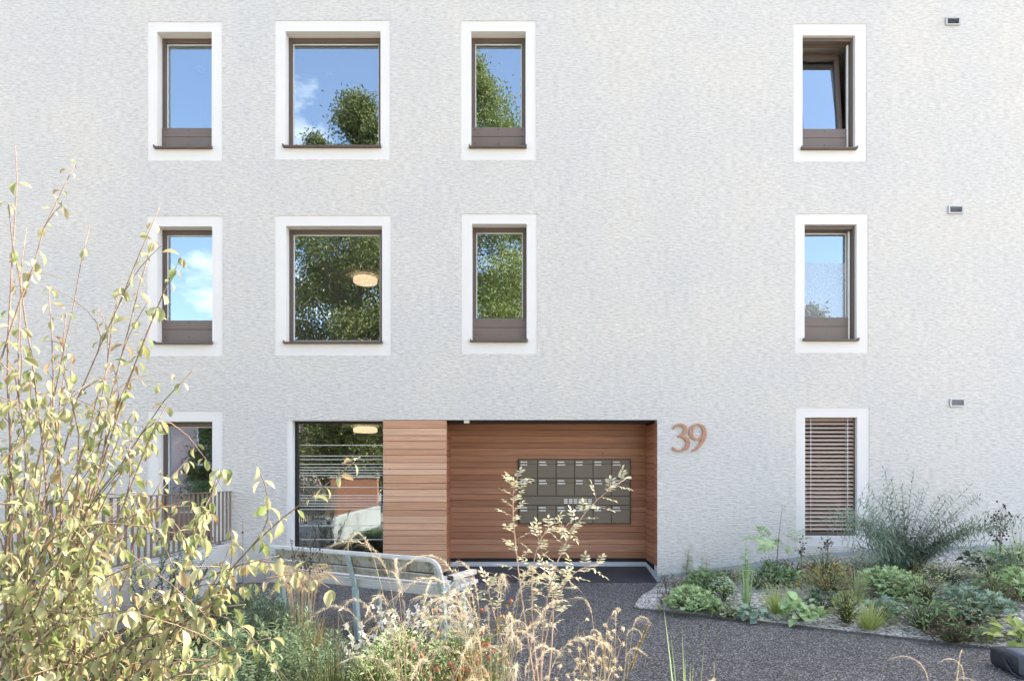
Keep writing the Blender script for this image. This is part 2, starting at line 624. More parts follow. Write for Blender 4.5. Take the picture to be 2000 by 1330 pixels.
    def flake(s, p, d, n, ln, wd):
        """a small leaf of two triangles"""
        d = d.normalized()
        u = d.cross(n)
        if u.length < 1e-4:
            u, _ = perp(d)
        u.normalize()
        m = p + d * (ln * 0.45)
        s.add([p, m - u * wd * 0.5, p + d * ln - n * ln * 0.12, m + u * wd * 0.5], [(0, 3, 2, 1)])

    def blade(s, p, d, ln, wd, droop, seg=4, side=None):
        d = d.normalized()
        if side is None:
            side, _ = perp(d)
        u = side - d * side.dot(d)
        u.normalize()
        q = V(p)
        vs = []
        for i in range(seg + 1):
            t = i / seg
            hw = wd * 0.5 * (1 - t ** 1.6) if i else wd * 0.42
            if i < seg:
                vs += [q - u * hw, q + u * hw]
                d = (d + V((0, 0, -1)) * droop / seg * (0.4 + 1.2 * t)).normalized()
                q = q + d * (ln / seg)
            else:
                vs.append(q)
        fs = [(2 * i, 2 * i + 1, 2 * i + 3, 2 * i + 2) for i in range(seg - 1)] + [(2 * seg - 2, 2 * seg - 1, 2 * seg)]
        s.add(vs, fs, True)

    def build(s, name, mat, parent=None, world=False):
        me = bpy.data.meshes.new(name)
        vs = s.v
        if world and parent is not None:
            r = parent
            while r.parent is not None:
                r = r.parent
            o = r.location
            vs = [(a[0] - o.x, a[1] - o.y, a[2] - o.z) for a in vs]
        me.from_pydata([tuple(a) for a in vs], [], s.f)
        me.polygons.foreach_set('use_smooth', s.sm)
        me.materials.append(mat)
        me.update()
        ob = bpy.data.objects.new(name, me)
        COL.objects.link(ob)
        if parent is not None:
            ob.parent = parent
        return ob


def tag(o, label=None, cat=None, group=None, kind=None):
    for k, x in (('label', label), ('category', cat), ('group', group), ('kind', kind)):
        if x:
            o[k] = x
    return o


def thing(name, label, cat, loc=(0, 0, 0), rz=0.0, group=None):
    o = bpy.data.objects.new(name, None)
    o.empty_display_size = 0.1
    COL.objects.link(o)
    o.location = loc
    o.rotation_euler = (0, 0, rz)
    return tag(o, label, cat, group)


def copy_tree(o, parent=None):
    c = o.copy()
    COL.objects.link(c)
    if parent is not None:
        c.parent = parent
    for ch in list(o.children):
        copy_tree(ch, c)
    return c


def grid_wall(mb, xs, zs, holes, y):
    """a wall sheet facing -Y at depth y, cut into cells, with the holes left out"""
    for i in range(len(xs) - 1):
        for j in range(len(zs) - 1):
            cx, cz = (xs[i] + xs[i + 1]) / 2, (zs[j] + zs[j + 1]) / 2
            if any(h[0] < cx < h[1] and h[2] < cz < h[3] for h in holes):
                continue
            mb.quad((xs[i], y, zs[j]), (xs[i + 1], y, zs[j]), (xs[i + 1], y, zs[j + 1]), (xs[i], y, zs[j + 1]))


def ring(mb, o, i, y0, y1):
    """rectangular ring between outer box o and inner box i = (x0, x1, z0, z1), from y0 (front) to y1"""
    P = lambda b, y: [(b[0], y, b[2]), (b[1], y, b[2]), (b[1], y, b[3]), (b[0], y, b[3])]
    vs = P(o, y0) + P(i, y0) + P(o, y1) + P(i, y1)
    fs = []
    for k in range(4):
        m = (k + 1) % 4
        fs += [(k, m, 4 + m, 4 + k), (4 + k, 4 + m, 12 + m, 12 + k), (8 + m, 8 + k, 12 + k, 12 + m), (m, k, 8 + k, 8 + m)]
    mb.add(vs, fs)


# ------------------------------------------------------------------ ground
def struct(o):
    o['kind'] = 'structure'
    return o


mb = MB()
mb.quad((-300, -300, -0.03), (300, -300, -0.03), (300, 300, -0.03), (-300, 300, -0.03))
struct(mb.build('ground', LAWN))

EDGE = [(1.50, -1.72), (1.54, -1.69), (2.6, -2.27), (4.6, -3.40), (7.5, -5.0), (12, -7.5)]   # path edge of the gravel bed
mb = MB()
NXP = 60
for i in range(NXP):
    for j in range(40):
        x0, x1 = -4.2 + i * 0.3, -4.2 + (i + 1) * 0.3
        y0, y1 = -12.0 + j * 0.3, -12.0 + (j + 1) * 0.3
        mb.quad((x0, y0, 0), (x1, y0, 0), (x1, y1, 0), (x0, y1, 0))
struct(mb.build('asphalt_path', ASPH))


def wallz(x):
    """where the bed meets the house wall"""
    t = max(0.0, x - 2.3)
    return min(0.135 * t, 0.30 + 0.03 * t) if t else 0.0


def edgey(x):
    if x < 1.54:
        return -1.69 + (1.54 - x) / (1.54 - 2.30) * -1.69 if x > 1.54 else -1.69
    for (a, b), (c, d) in zip(EDGE[1:], EDGE[2:]):
        if a <= x <= c:
            return b + (d - b) * (x - a) / (c - a)
    return EDGE[-1][1]


def bedz(x, y):
    ey = edgey(x)
    t = max(0.0, min(1.0, (y - ey) / (0 - ey)))
    k = math.sin(x * 3.1 + y * 2.3) * 0.012 + math.sin(x * 7.7 - y * 5.1) * 0.006
    return 0.012 + wallz(x) * t ** 0.9 + k * min(1, t * 4) + 0.03 * math.sin(math.pi * min(1, t * 1.3))


def on_bed(px, py):
    """the point of the right-hand bed seen at a pixel"""
    lo, hi = 4.0, 8.45
    best = None
    for k in range(400):
        d = lo + (hi - lo) * k / 399
        p = at(px, py, d)
        if p.z <= bedz(p.x, p.y):
            return V((p.x, p.y, bedz(p.x, p.y)))
        best = p
    return V((best.x, best.y, bedz(best.x, best.y)))


mb = MB()
nu, nv = 90, 26
gr = []
for i in range(nu + 1):
    t = (i / nu) ** 1.25
    x = 1.54 + t * 10.4
    ey = edgey(x)
    # the short side of the bed runs from its tip back to the house corner
    top = min(0.0, -1.69 + (x - 1.54) / (2.30 - 1.54) * 1.69)
    row = []
    for j in range(nv + 1):
        y = ey + (top - ey) * j / nv
        row.append(V((x, y, bedz(x, y))))
    gr.append(row)
for i in range(nu):
    for j in range(nv):
        mb.add([gr[i][j], gr[i + 1][j], gr[i + 1][j + 1], gr[i][j + 1]], [(0, 1, 2, 3)], True)
struct(mb.build('gravel_bed', GRAVEL))
# loose stones over the bed
rng = random.Random(5)
mb = MB()
for k in range(9000):
    x = 1.6 + (rng.random() ** 1.3) * 5.2
    ey = edgey(x)
    top = min(0.0, -1.69 + (x - 1.54) / 0.76 * 1.69)
    y = ey + (top - ey) * rng.random() ** 1.7
    r = rng.uniform(0.004, 0.011)
    z = bedz(x, y) + r * 0.3
    a = rng.uniform(0, 6.28)
    c, s_ = math.cos(a) * r, math.sin(a) * r
    q = rng.uniform(0.5, 0.9)
    mb.add([(x + c, y + s_, z), (x - s_ * q, y + c * q, z), (x - c, y - s_, z), (x + s_ * q, y - c * q, z), (x + c * .2, y, z + r * q), (x, y, z - r)],
           [(0, 1, 4), (1, 2, 4), (2, 3, 4), (3, 0, 4)])
STONE = leafmat('loose_stone', [(0.2, 0.19, 0.18), (0.5, 0.48, 0.45), (0.7, 0.68, 0.65), (0.36, 0.34, 0.31)], 0.0, 0.85)
o = mb.build('gravel_stones', STONE)
tag(o, 'pale loose gravel stones scattered over the planted bed by the house', 'gravel', kind='stuff')
# thin steel edging
e = thing('metal_edging', 'thin rusty steel strip edging the gravel bed along the asphalt path', 'edging', (1.54, -1.69, 0))
mb = MB()
pts = [V((2.28, -0.05, 0.02)), V((1.54, -1.69, 0.012))] + [V((a, b, 0.012)) for a, b in EDGE[2:]]
for a, b in zip(pts, pts[1:]):
    mb.bar(a, b, 0.005, 0.022)
mb.build('strip', simple('rusty_steel', (0.13, 0.115, 0.105), 0.7, 0.3, var=0.3, scale=12), e, world=True)

# soil of the front bed, a slight mound
mb = MB()
outl = [(-3.74, -8.4), (1.5, -8.4), (1.5, -5.2), (0.35, -4.75), (-0.55, -4.3), (-1.3, -3.9), (-2.1, -3.0), (-3.0, -2.2), (-3.74, -1.7)]
ctr = (-1.4, -6.2)
for k in range(len(outl)):
    a, b = outl[k], outl[(k + 1) % len(outl)]
    ia = (ctr[0] + (a[0] - ctr[0]) * 0.8, ctr[1] + (a[1] - ctr[1]) * 0.8)
    ib = (ctr[0] + (b[0] - ctr[0]) * 0.8, ctr[1] + (b[1] - ctr[1]) * 0.8)
    mb.quad((a[0], a[1], -0.01), (b[0], b[1], -0.01), (ib[0], ib[1], 0.06), (ia[0], ia[1], 0.06))
    mb.add([(ia[0], ia[1], 0.06), (ib[0], ib[1], 0.06), (ctr[0], ctr[1], 0.09)], [(0, 1, 2)])
struct(mb.build('planting_bed', SOIL))

# ------------------------------------------------------------------ the house
house = thing('apartment_house', 'pale grey rendered apartment house with white framed windows and a timber clad entrance', 'building', (0, 0, 0))
HX0, HX1, HTOP, HDEEP = -14.0, 30.0, 11.6, 11.0
# window openings: (outer box px, inner box px, kind)
WIN = [
    ((288, 434, 43, 314), (306, 413, 62, 290), 'panel'),
    ((537, 762, 40, 312), (557, 743, 61, 288), 'plain'),
    ((900, 1047, 41, 313), (920, 1027, 61, 289), 'panel'),
    ((1550, 1693, 47, 316), (1568, 1671, 69, 292), 'tilt'),
    ((287, 435, 422, 695), (306, 414, 442, 671), 'panel'),
    ((537, 764, 421, 694), (558, 746, 441, 670), 'plain2'),
    ((902, 1049, 418, 691), (922, 1029, 437, 667), 'panel'),
    ((1553, 1696, 418, 689), (1572, 1674, 438, 665), 'frost'),
    ((288, 435, 802, 1076), (308, 414, 823, 1052), 'panel'),
    ((1555, 1698, 796, 1066), (1573, 1675, 815, 1046), 'blind'),
]


def pxbox(b):
    return (wx(b[0]), wx(b[1]), wz(b[3]), wz(b[2]))


BIGW = (wx(560), wx(748), 0.12, wz(821))         # shop-like glazing beside the entrance
COLM = (wx(748), wx(872), 0.12, wz(820))         # timber clad pier
REC = (wx(872), wx(1284), -0.05, wz(820))        # entrance recess
OPEN = (BIGW[0], REC[1], -0.05, wz(820))
holes = [pxbox(a) for a, b, k in WIN] + [OPEN]
xs = sorted({HX0, HX1} | {h[0] for h in holes} | {h[1] for h in holes})
zs = sorted({-0.05, HTOP} | {h[2] for h in holes if h[2] > 0} | {h[3] for h in holes})
mb = MB()
grid_wall(mb, xs, zs, holes, 0.0)
for h in holes:                                  # the thickness of the render at each opening
    d = 0.012 if h is not OPEN else 0.16
    x0, x1, z0, z1 = h
    mb.quad((x0, 0, z1), (x1, 0, z1), (x1, d, z1), (x0, d, z1))
    mb.quad((x0, 0, z0), (x0, 0, z1), (x0, d, z1), (x0, d, z0))
    mb.quad((x1, 0, z1), (x1, 0, z0), (x1, d, z0), (x1, d, z1))
    mb.quad((x1, 0, z0), (x0, 0, z0), (x0, d, z0), (x1, d, z0))
# side and back walls, parapet
mb.quad((HX0, HDEEP, 0), (HX0, 0, 0), (HX0, 0, HTOP), (HX0, HDEEP, HTOP))
mb.quad((HX1, 0, 0), (HX1, HDEEP, 0), (HX1, HDEEP, HTOP), (HX1, 0, HTOP))
for (xa, xb, za, zb_) in ((HX0, 2.0, 0, HTOP), (2.0, 9.0, 0, 8.7), (2.0, 9.0, 11.0, HTOP), (9.0, HX1, 0, HTOP)):
    mb.quad((xb, HDEEP, za), (xa, HDEEP, za), (xa, HDEEP, zb_), (xb, HDEEP, zb_))   # unseen opening added at the back, top floor, to brighten the room
mb.build('rendered_wall', PLASTER, house)
mb = MB()
mb.box(HX0 - 0.05, HX1 + 0.05, -0.05, HDEEP + 0.05, HTOP, HTOP + 0.12)
mb.build('roof', PLINTH, house)
# grey plinth that follows the rising ground
mb = MB()
pl = [(2.285, 0.10)] + [(x, wallz(x) + 0.10) for x in (3.0, 3.6, 4.2, 4.7, 5.5, 6.5, 7.7, 10, 14, 20)]
for (a, za), (b, zb) in zip(pl, pl[1:]):
    y = -0.006
    mb.quad((a, y, -0.04), (b, y, -0.04), (b, y, zb), (a, y, za))
    mb.quad((a, y, za), (b, y, zb), (b, 0.0, zb), (a, 0.0, za))
mb.build('plinth', PLINTH, house)
mb = MB()
mb.quad((HX0, -0.006, -0.04), (BIGW[0], -0.006, -0.04), (BIGW[0], -0.006, 0.18), (HX0, -0.006, 0.18))
mb.quad((HX0, -0.006, 0.18), (BIGW[0], -0.006, 0.18), (BIGW[0], 0.0, 0.18), (HX0, 0.0, 0.18))
mb.build('plinth', PLINTH, house)

# floors, ceilings and cross walls of the rooms behind the windows
mb = MB()
SLAB = [2.50, 5.28, 8.13, 11.2]
for z in SLAB:
    mb.box(HX0 + 0.05, HX1 - 0.05, 0.17 + (0.0 if z > 2.6 else 0.0), 5.0, z, z + 0.22)
walls_x = [-9.5, -3.95, -1.58, 1.2, 3.6, 6.2, 9.5]
zf = [(2.72, 5.28), (5.50, 8.13), (8.35, 11.2)]
for z0, z1 in zf:
    for x in walls_x:
        mb.box(x - 0.06, x + 0.06, 0.17, 5.0, z0 + 0.002, z1 - 0.002)
    if z0 < 8:
        mb.box(HX0 + 0.05, HX1 - 0.05, 5.002, 5.2, z0, z1)
    else:  # partition left open so light from the added rear opening gets through
        mb.box(HX0 + 0.05, 3.62, 5.002, 5.2, z0, z1)
        mb.box(6.18, HX1 - 0.05, 5.002, 5.2, z0, z1)
        mb.box(1.5, 9.5, 5.201, HDEEP - 0.05, z0 - 0.22, z0)
        mb.box(1.5, 9.5, 5.201, HDEEP - 0.05, z1, z1 + 0.1)
for x in (-9.5, -3.75, 3.6, 6.2):
    mb.box(x - 0.06, x + 0.06, 0.19, 5.0, 0.06, 2.498)
mb.box(HX0 + 0.05, HX1 - 0.05, 5.002, 5.2, 0.06, 2.498)
mb.build('inner_walls', INNER, house)
mb = MB()
mb.box(HX0 + 0.05, REC[0] - 0.02, 0.19, 5.0, 0.0, 0.055)
mb.box(REC[1] + 0.1, HX1 - 0.05, 0.19, 5.0, 0.0, 0.055)
mb.build('ground_floor', INFLOOR, house)
# wall core so that no daylight leaks between facade sheet and rooms
mb = MB()
core = [pxbox(b) for a, b, k in WIN]
cx = sorted({HX0, HX1} | {h[0] for h in core} | {h[1] for h in core} | {OPEN[0], OPEN[1]})
cz = sorted({0.0, HTOP} | {h[2] for h in core} | {h[3] for h in core} | {OPEN[3]})
grid_wall(mb, cx, cz, core + [OPEN], 0.168)
mb.build('wall_core', INNER, house)


def window(outer, inner, kind):
    x0, x1, z0, z1 = pxbox(inner)
    D = 0.17
    mb = MB()
    ring(mb, pxbox(outer), (x0, x1, z0, z1), 0.008, D)
    w_ = mb.build('window', SMOOTH, house)        # smooth plaster border with its reveals
    fw = 0.055
    fr = MB()
    # lower spandrel?
    pan = kind in ('panel', 'tilt', 'frost')
    zb = z0 + (0.37 if pan else 0.03)
    ring(fr, (x0, x1, z0 + 0.012, z1), (x0 + fw, x1 - fw, zb + (0.0 if pan else 0.035), z1 - fw - 0.01), D - 0.03, D + (0.0 if kind == 'tilt' else 0.05))
    fr.build('frame', BROWN, w_)
    gx0, gx1, gz0, gz1 = x0 + fw, x1 - fw, zb + (0.0 if pan else 0.035), z1 - fw - 0.01
    if pan:
        pm = MB()
        pm.box(x0 + 0.004, x1 - 0.004, D - 0.045, D - 0.031, z0 + 0.02, zb - 0.135)
        pm.box(x0 + 0.004, x1 - 0.004, D - 0.045, D - 0.031, zb - 0.128, zb + 0.004)
        pm.build('spandrel_panel', BROWN2, w_)
        for fx in (0.06, 0.5, 0.94):
            for fz in (zb - 0.028, z0 + 0.13):
                sm = MB(); sm.box(x0 + (x1 - x0) * fx - 0.01, x0 + (x1 - x0) * fx + 0.01, D - 0.049, D - 0.045, fz - 0.003, fz + 0.003)
                sm.build('drain_cap', DARK, w_)
    # thin white gasket line inside the frame
    gk = MB()
    ring(gk, (gx0, gx1, gz0, gz1), (gx0 + 0.012, gx1 - 0.012, gz0 + 0.012, gz1 - 0.012), D + 0.002, D + 0.03)
    if kind != 'tilt':
        gk.build('gasket', SEAL, w_)
    pz1 = gz1 - 0.012
    if kind == 'tilt':
        # bottom-hung sash leaning into the room
        sash = MB()
        ring(sash, (gx0, gx1 - 0.02, gz0 + 0.004, gz1), (gx0 + 0.06, gx1 - 0.085, gz0 + 0.05, gz1 - 0.075), -0.03, 0.03)
        a = R(4.6)
        tilt = lambda p: V((p[0], D + 0.06 + (p[1]) * math.cos(a) + (p[2] - gz0) * math.sin(a), gz0 + (p[2] - gz0) * math.cos(a) - p[1] * math.sin(a)))
        sash.v = [tilt(p) for p in sash.v]
        so = sash.build('tilted_sash', BROWN, w_)
        g = MB()
        q = [(gx0 + 0.055, 0.0, gz0 + 0.045), (gx1 - 0.08, 0.0, gz0 + 0.045), (gx1 - 0.08, 0.0, gz1 - 0.07), (gx0 + 0.055, 0.0, gz1 - 0.07)]
        g.quad(*[tilt(p) for p in q])
        g.build('pane', GLASS, w_)
        st = MB()
        st.tube([tilt((gx1 - 0.2, 0.0, gz1 - 0.02)), V((gx1 - 0.005, D + 0.06, gz1 - 0.03))], 0.006, 6)
        st.build('stay_arm', BROWN, w_)
    elif kind == 'frost':
        zm = gz0 + (gz1 - gz0) * 0.655
        g = MB(); g.quad((gx0, D + 0.015, zm), (gx1, D + 0.015, zm), (gx1, D + 0.015, gz1), (gx0, D + 0.015, gz1))
        g.build('pane', GLASS, w_)
        g = MB(); g.quad((gx0, D + 0.015, gz0), (gx1, D + 0.015, gz0), (gx1, D + 0.015, zm), (gx0, D + 0.015, zm))
        tag(g.build('frosted_pane', FROST, w_), 'lower glass with swirled frosted film')
    elif kind != 'blind':
        g = MB(); g.quad((gx0, D + 0.015, gz0), (gx1, D + 0.015, gz0), (gx1, D + 0.015, gz1), (gx0, D + 0.015, gz1))
        g.build('pane', GLASS, w_)
    if kind == 'blind':
        g = MB(); g.quad((gx0, D + 0.04, gz0), (gx1, D + 0.04, gz0), (gx1, D + 0.04, gz1), (gx0, D + 0.04, gz1))
        g.build('pane', GLASSB, w_)
        sl = MB()
        nsl = 28
        h = z1 - z0 - 0.07
        for k in range(nsl):
            z = z0 + 0.075 + h * (k + 0.5) / nsl
            # curved slat, outer edge low
            prof = [(0.046, -0.023), (0.056, -0.008), (0.068, 0.006), (0.084, 0.016)]
            for (ya, za), (yb, zb_) in zip(prof, prof[1:]):
                sl.add([(x0 + 0.006, ya, z + za), (x1 - 0.03, ya, z + za), (x1 - 0.03, yb, z + zb_), (x0 + 0.006, yb, z + zb_)], [(0, 1, 2, 3)], True)
        sl.build('venetian_blind', SLATM, w_)
        bb = MB(); bb.box(x0 + 0.006, x1 - 0.03, 0.04, 0.11, z0 + 0.012, z0 + 0.05, 0.004)
        bb.build('bottom_rail', BROWN, w_)
        cc = MB()
        for fx in (0.13, 0.84):
            xx = x0 + (x1 - x0) * fx
            cc.tube([(xx, 0.038, z0 + 0.05), (xx, 0.038, z1)], 0.004, 5)
        cc.build('cord', SEAL, w_)
    if kind in ('tilt', 'frost', 'blind'):
        gr_ = MB(); gr_.box(x1 - 0.028, x1 - 0.002, 0.06, 0.138, z0 + 0.014, z1 - 0.002)
        gr_.build('guide_rail', BROWN, w_)
        if kind != 'blind':
            cs = MB(); cs.box(x0 + 0.004, x1 - 0.029, 0.055, 0.139, z1 - 0.05, z1 - 0.003)
            cs.build('blind_cassette', BROWN, w_)
        if kind != 'blind':
            gl = MB(); gl.box(x1 - 0.058, x1 - 0.036, 0.118, 0.1395, z0 + 0.014, z1 - 0.06)
            gl.build('insect_screen_seal', SEAL, w_)
    if kind != 'blind':
        s_ = MB()
        s_.box(x0 - 0.03, x1 + 0.012, -0.045, D - 0.047, z0 - 0.012, z0 + 0.011, 0.004)
        s_.box(x0 - 0.03, x0 - 0.014, -0.045, 0.006, z0 + 0.012, z0 + 0.03)
        s_.box(x1 - 0.004, x1 + 0.012, -0.045, 0.006, z0 + 0.012, z0 + 0.03)
        s_.build('sill', BROWN, w_)
    return w_


SLATM = simple('bronze_slat', (0.46, 0.34, 0.27), 0.35, 0.5, 0.2, var=0.05)
for a, b, k in WIN:
    window(a, b, k)

# big glazing beside the entrance
gx0, gx1, gz0, gz1 = BIGW
mb = MB()
ring(mb, (gx0, gx1, 0.0, OPEN[3]), (gx0 + 0.075, gx1 - 0.002, 0.12, gz1 - 0.004), 0.012, 0.15)
gw = mb.build('glazed_front', SMOOTH, house)
mb = MB()
ring(mb, (gx0 + 0.075, gx1 - 0.002, 0.12, gz1 - 0.004), (gx0 + 0.115, gx1 - 0.012, 0.16, gz1 - 0.035), 0.125, 0.19)
mb.build('frame', DARK, gw)
mb = MB()
mb.quad((gx0 + 0.11, 0.155, 0.15), (gx1 - 0.01, 0.155, 0.15), (gx1 - 0.01, 0.155, gz1 - 0.03), (gx0 + 0.11, 0.155, gz1 - 0.03))
mb.build('pane', GLASS2, gw)
mb = MB()
for py in (869, 890, 897, 906, 912.5, 917.5, 923, 928, 951, 967, 972, 977, 983, 987.5, 994, 1026, 1053):
    z = wz(py) - 0.002
    zz = 1.56 + (z - 1.56) * (8.5 + 0.15) / 8.5
    mb.quad((gx0 + 0.14, 0.149, zz - 0.005), (gx1 - 0.012, 0.149, zz - 0.005), (gx1 - 0.012, 0.149, zz + 0.005), (gx0 + 0.14, 0.149, zz + 0.005))
mb.build('privacy_stripes', simple('etched_stripe', (0.62, 0.62, 0.60), 0.7, 0.2, var=0.04), gw)


def boards(x0, x1, z0, z1, y, th, hs, along='X', gap=0.0055, rev=False):
    """horizontal cladding boards of varied height, each a separate island; front face at y"""
    mb = MB()
    z = z0
    k = 0
    while z < z1 - 0.02:
        h = min(hs[k % len(hs)], z1 - z)
        if z1 - (z + h) < 0.03:
            h = z1 - z
        if along == 'X':
            mb.box(x0, x1, y, y + th, z, z + h - gap, 0.0025)
        else:                                    # board face on plane x = y, runs from x0 to x1 along Y
            mb.box(min(y, y + th), max(y, y + th), x0, x1, z, z + h - gap, 0.0025)
        z += h
        k += 1
    return mb


HS1 = [0.118, 0.085, 0.105, 0.09, 0.125, 0.08, 0.10, 0.112, 0.082]
cl = boards(COLM[0] + 0.004, COLM[1], 0.165, COLM[3] - 0.004, -0.004, 0.03, HS1)
cl.build('pier_cladding', WOODL, house)
RD = 0.67
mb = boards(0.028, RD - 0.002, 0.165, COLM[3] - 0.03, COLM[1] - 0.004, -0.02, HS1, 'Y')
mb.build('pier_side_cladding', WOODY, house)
mb = MB()
mb.box(COLM[0] + 0.02, COLM[1] - 0.026, 0.03, RD + 0.1, 0.0, COLM[3] - 0.001)
mb.build('pier_core', DARK, house)
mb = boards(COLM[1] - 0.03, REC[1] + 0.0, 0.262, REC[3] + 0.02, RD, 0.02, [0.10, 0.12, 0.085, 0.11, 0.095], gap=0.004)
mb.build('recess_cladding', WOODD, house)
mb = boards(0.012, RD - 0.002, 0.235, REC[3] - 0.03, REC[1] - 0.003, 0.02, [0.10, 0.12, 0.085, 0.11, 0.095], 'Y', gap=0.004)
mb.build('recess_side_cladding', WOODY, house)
mb = MB()
mb.box(COLM[1] - 0.03, REC[1] + 0.1, RD + 0.03, RD + 0.2, 0, REC[3] + 0.4)
mb.box(REC[1] + 0.018, REC[1] + 0.1, 0.012, RD + 0.03, 0, REC[3] - 0.002)
mb.build('recess_backing', DARK, house)
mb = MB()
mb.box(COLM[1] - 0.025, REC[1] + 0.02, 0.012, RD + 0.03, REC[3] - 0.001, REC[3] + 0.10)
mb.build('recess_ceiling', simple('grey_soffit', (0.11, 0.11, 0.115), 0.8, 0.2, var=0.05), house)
mb = MB()
mb.box(COLM[1] - 0.028, REC[1] - 0.006, RD - 0.018, RD + 0.028, 0.135, 0.20)
mb.quad((REC[1] - 0.0065, -0.002, 0.0), (REC[1] - 0.0065, RD - 0.018, 0.12), (REC[1] - 0.0065, RD - 0.018, 0.20), (REC[1] - 0.0065, -0.002, 0.13))
mb.build('recess_baseboard', simple('pale_grey_base', (0.52, 0.54, 0.56), 0.6, 0.3, var=0.05), house)
# the smooth floor of the recess rises to the back
mb = MB()
mb.quad((wx(748), -0.03, 0.004), (REC[1] - 0.004, -0.03, 0.004), (REC[1] - 0.004, RD + 0.02, 0.14), (wx(748), RD + 0.02, 0.14))
struct(mb.build('entrance_floor', CONCF))

# small white camera-like sensor under the lintel
t = thing('ceiling_sensor', 'small white sensor box under the soffit of the entrance recess', 'sensor', (wx(911) , 0.06, REC[3]))
mb = MB(); mb.box(-0.04, 0.04, -0.03, 0.03, -0.045, 0.0, 0.006); mb.build('housing', WHITE, t)
mb = MB(); mb.ball((0, 0, -0.045), 0.02, 0.6, 10, 6); mb.build('lens', VENTD, t)

# wall vents
for i, (a, b, c, d, lab) in enumerate(((1846, 1874, 36, 51, 'small metal vent grille on the facade beside the tilted open top window'),
                                       (1851, 1880, 403, 418, 'small metal vent grille on the facade beside the frosted middle window'),
                                       (1854, 1883, 779, 794, 'small metal vent grille on the facade above the window with the lowered blind'))):
    x0, x1, z0, z1 = pxbox((a, b, c, d))
    t = thing('vent_grille', lab, 'vent', ((x0 + x1) / 2, 0, z0), group='vent grilles on the facade')
    x0, x1 = x0 - (x0 + x1) / 2, x1 - (x0 + x1) / 2
    h = z1 - z0
    mb = MB(); ring(mb, (x0, x1, 0, h), (x0 + 0.02, x1 - 0.02, 0.016, h - 0.016), -0.022, 0.0); mb.build('grille_frame', VENTM, t)
    mb = MB(); mb.quad((x0 + 0.018, -0.002, 0.014), (x1 - 0.018, -0.002, 0.014), (x1 - 0.018, -0.002, h - 0.014), (x0 + 0.018, -0.002, h - 0.014)); mb.build('duct', VENTD, t)
    mb = MB()
    for k in range(4):
        z = 0.02 + (h - 0.04) * (k + 0.5) / 4
        mb.quad((x0 + 0.02, -0.018, z - 0.006), (x1 - 0.02, -0.018, z - 0.006), (x1 - 0.02, -0.006, z + 0.006), (x0 + 0.02, -0.006, z + 0.006))
    mb.build('louvre', VENTM, t)


# house number
def ribbon(mb, pts, y0, y1, closed=False):
    """variable width stroke through (x, z, width) points, extruded from y0 (front) to y1"""
    P = []
    n = len(pts)
    for i in range(n if closed else n - 1):
        for k in range(6):
            t = k / 6
            g = lambda j: pts[j % n] if closed else pts[max(0, min(n - 1, j))]
            a, b, c, d = g(i - 1), g(i), g(i + 1), g(i + 2)
            P.append([0.5 * ((2 * b[q]) + (-a[q] + c[q]) * t + (2 * a[q] - 5 * b[q] + 4 * c[q] - d[q]) * t * t + (-a[q] + 3 * b[q] - 3 * c[q] + d[q]) * t ** 3) for q in range(3)])
    if not closed:
        P.append(list(pts[-1]))
    m = len(P)
    vs = []
    for i in range(m):
        a = P[(i - 1) % m] if closed else P[max(0, i - 1)]
        b = P[(i + 1) % m] if closed else P[min(m - 1, i + 1)]
        tx, tz = b[0] - a[0], b[1] - a[1]
        ln = math.hypot(tx, tz) or 1
        nx, nz = -tz / ln, tx / ln
        x, z, wd = P[i]
        for y in (y0, y1):
            vs.append((x + nx * wd / 2, y, z + nz * wd / 2))
            vs.append((x - nx * wd / 2, y, z - nz * wd / 2))
    fs = []
    for i in range(m if closed else m - 1):
        a, b = 4 * i, 4 * ((i + 1) % m)
        fs += [(a, a + 1, b + 1, b), (a + 2, b + 2, b + 3, a + 3), (a, b, b + 2, a + 2), (a + 1, a + 3, b + 3, b + 1)]
    if not closed:
        fs += [(0, 2, 3, 1), (4 * m - 4, 4 * m - 3, 4 * m - 1, 4 * m - 2)]
    mb.add(vs, fs)


hn = thing('house_number', 'copper coloured raised numerals 39 on the pale wall beside the entrance', 'house number', (wx(1310), 0, wz(882)))
H = 54 / 132.6
mb = MB()
three = [(.09, .82, .05), (.13, .90, .085), (.26, .975, .075), (.42, .955, .10), (.515, .84, .145), (.49, .70, .14), (.38, .60, .09), (.24, .545, .045)]
low3 = [(.26, .55, .05), (.42, .535, .08), (.56, .45, .14), (.61, .30, .165), (.55, .14, .14), (.40, .045, .085), (.26, .03, .055), (.13, .075, .085), (.05, .155, .055)]
ribbon(mb, [(x * H, z * H, q * H * 0.88) for x, z, q in three], -0.024, 0.0)
ribbon(mb, [(x * H, z * H, q * H * 0.88) for x, z, q in low3], -0.0225, 0.0)
mb.build('digit', COPPER, hn)
mb = MB()
ox = 0.655
bowl = [(ox + .32, .985, .06), (ox + .14, .90, .12), (ox + .06, .70, .155), (ox + .13, .52, .12), (ox + .29, .445, .06), (ox + .46, .52, .10), (ox + .55, .72, .13), (ox + .48, .91, .10)]
tail = [(ox + .555, .74, .15), (ox + .55, .60, .155), (ox + .50, .42, .14), (ox + .39, .24, .115), (ox + .24, .09, .095), (ox + .09, .02, .055)]
ribbon(mb, [(x * H, z * H, q * H * 0.88) for x, z, q in bowl], -0.024, 0.0, True)
ribbon(mb, [(x * H, z * H, q * H * 0.88) for x, z, q in tail], -0.0225, 0.0)
mb.build('digit', COPPER, hn)

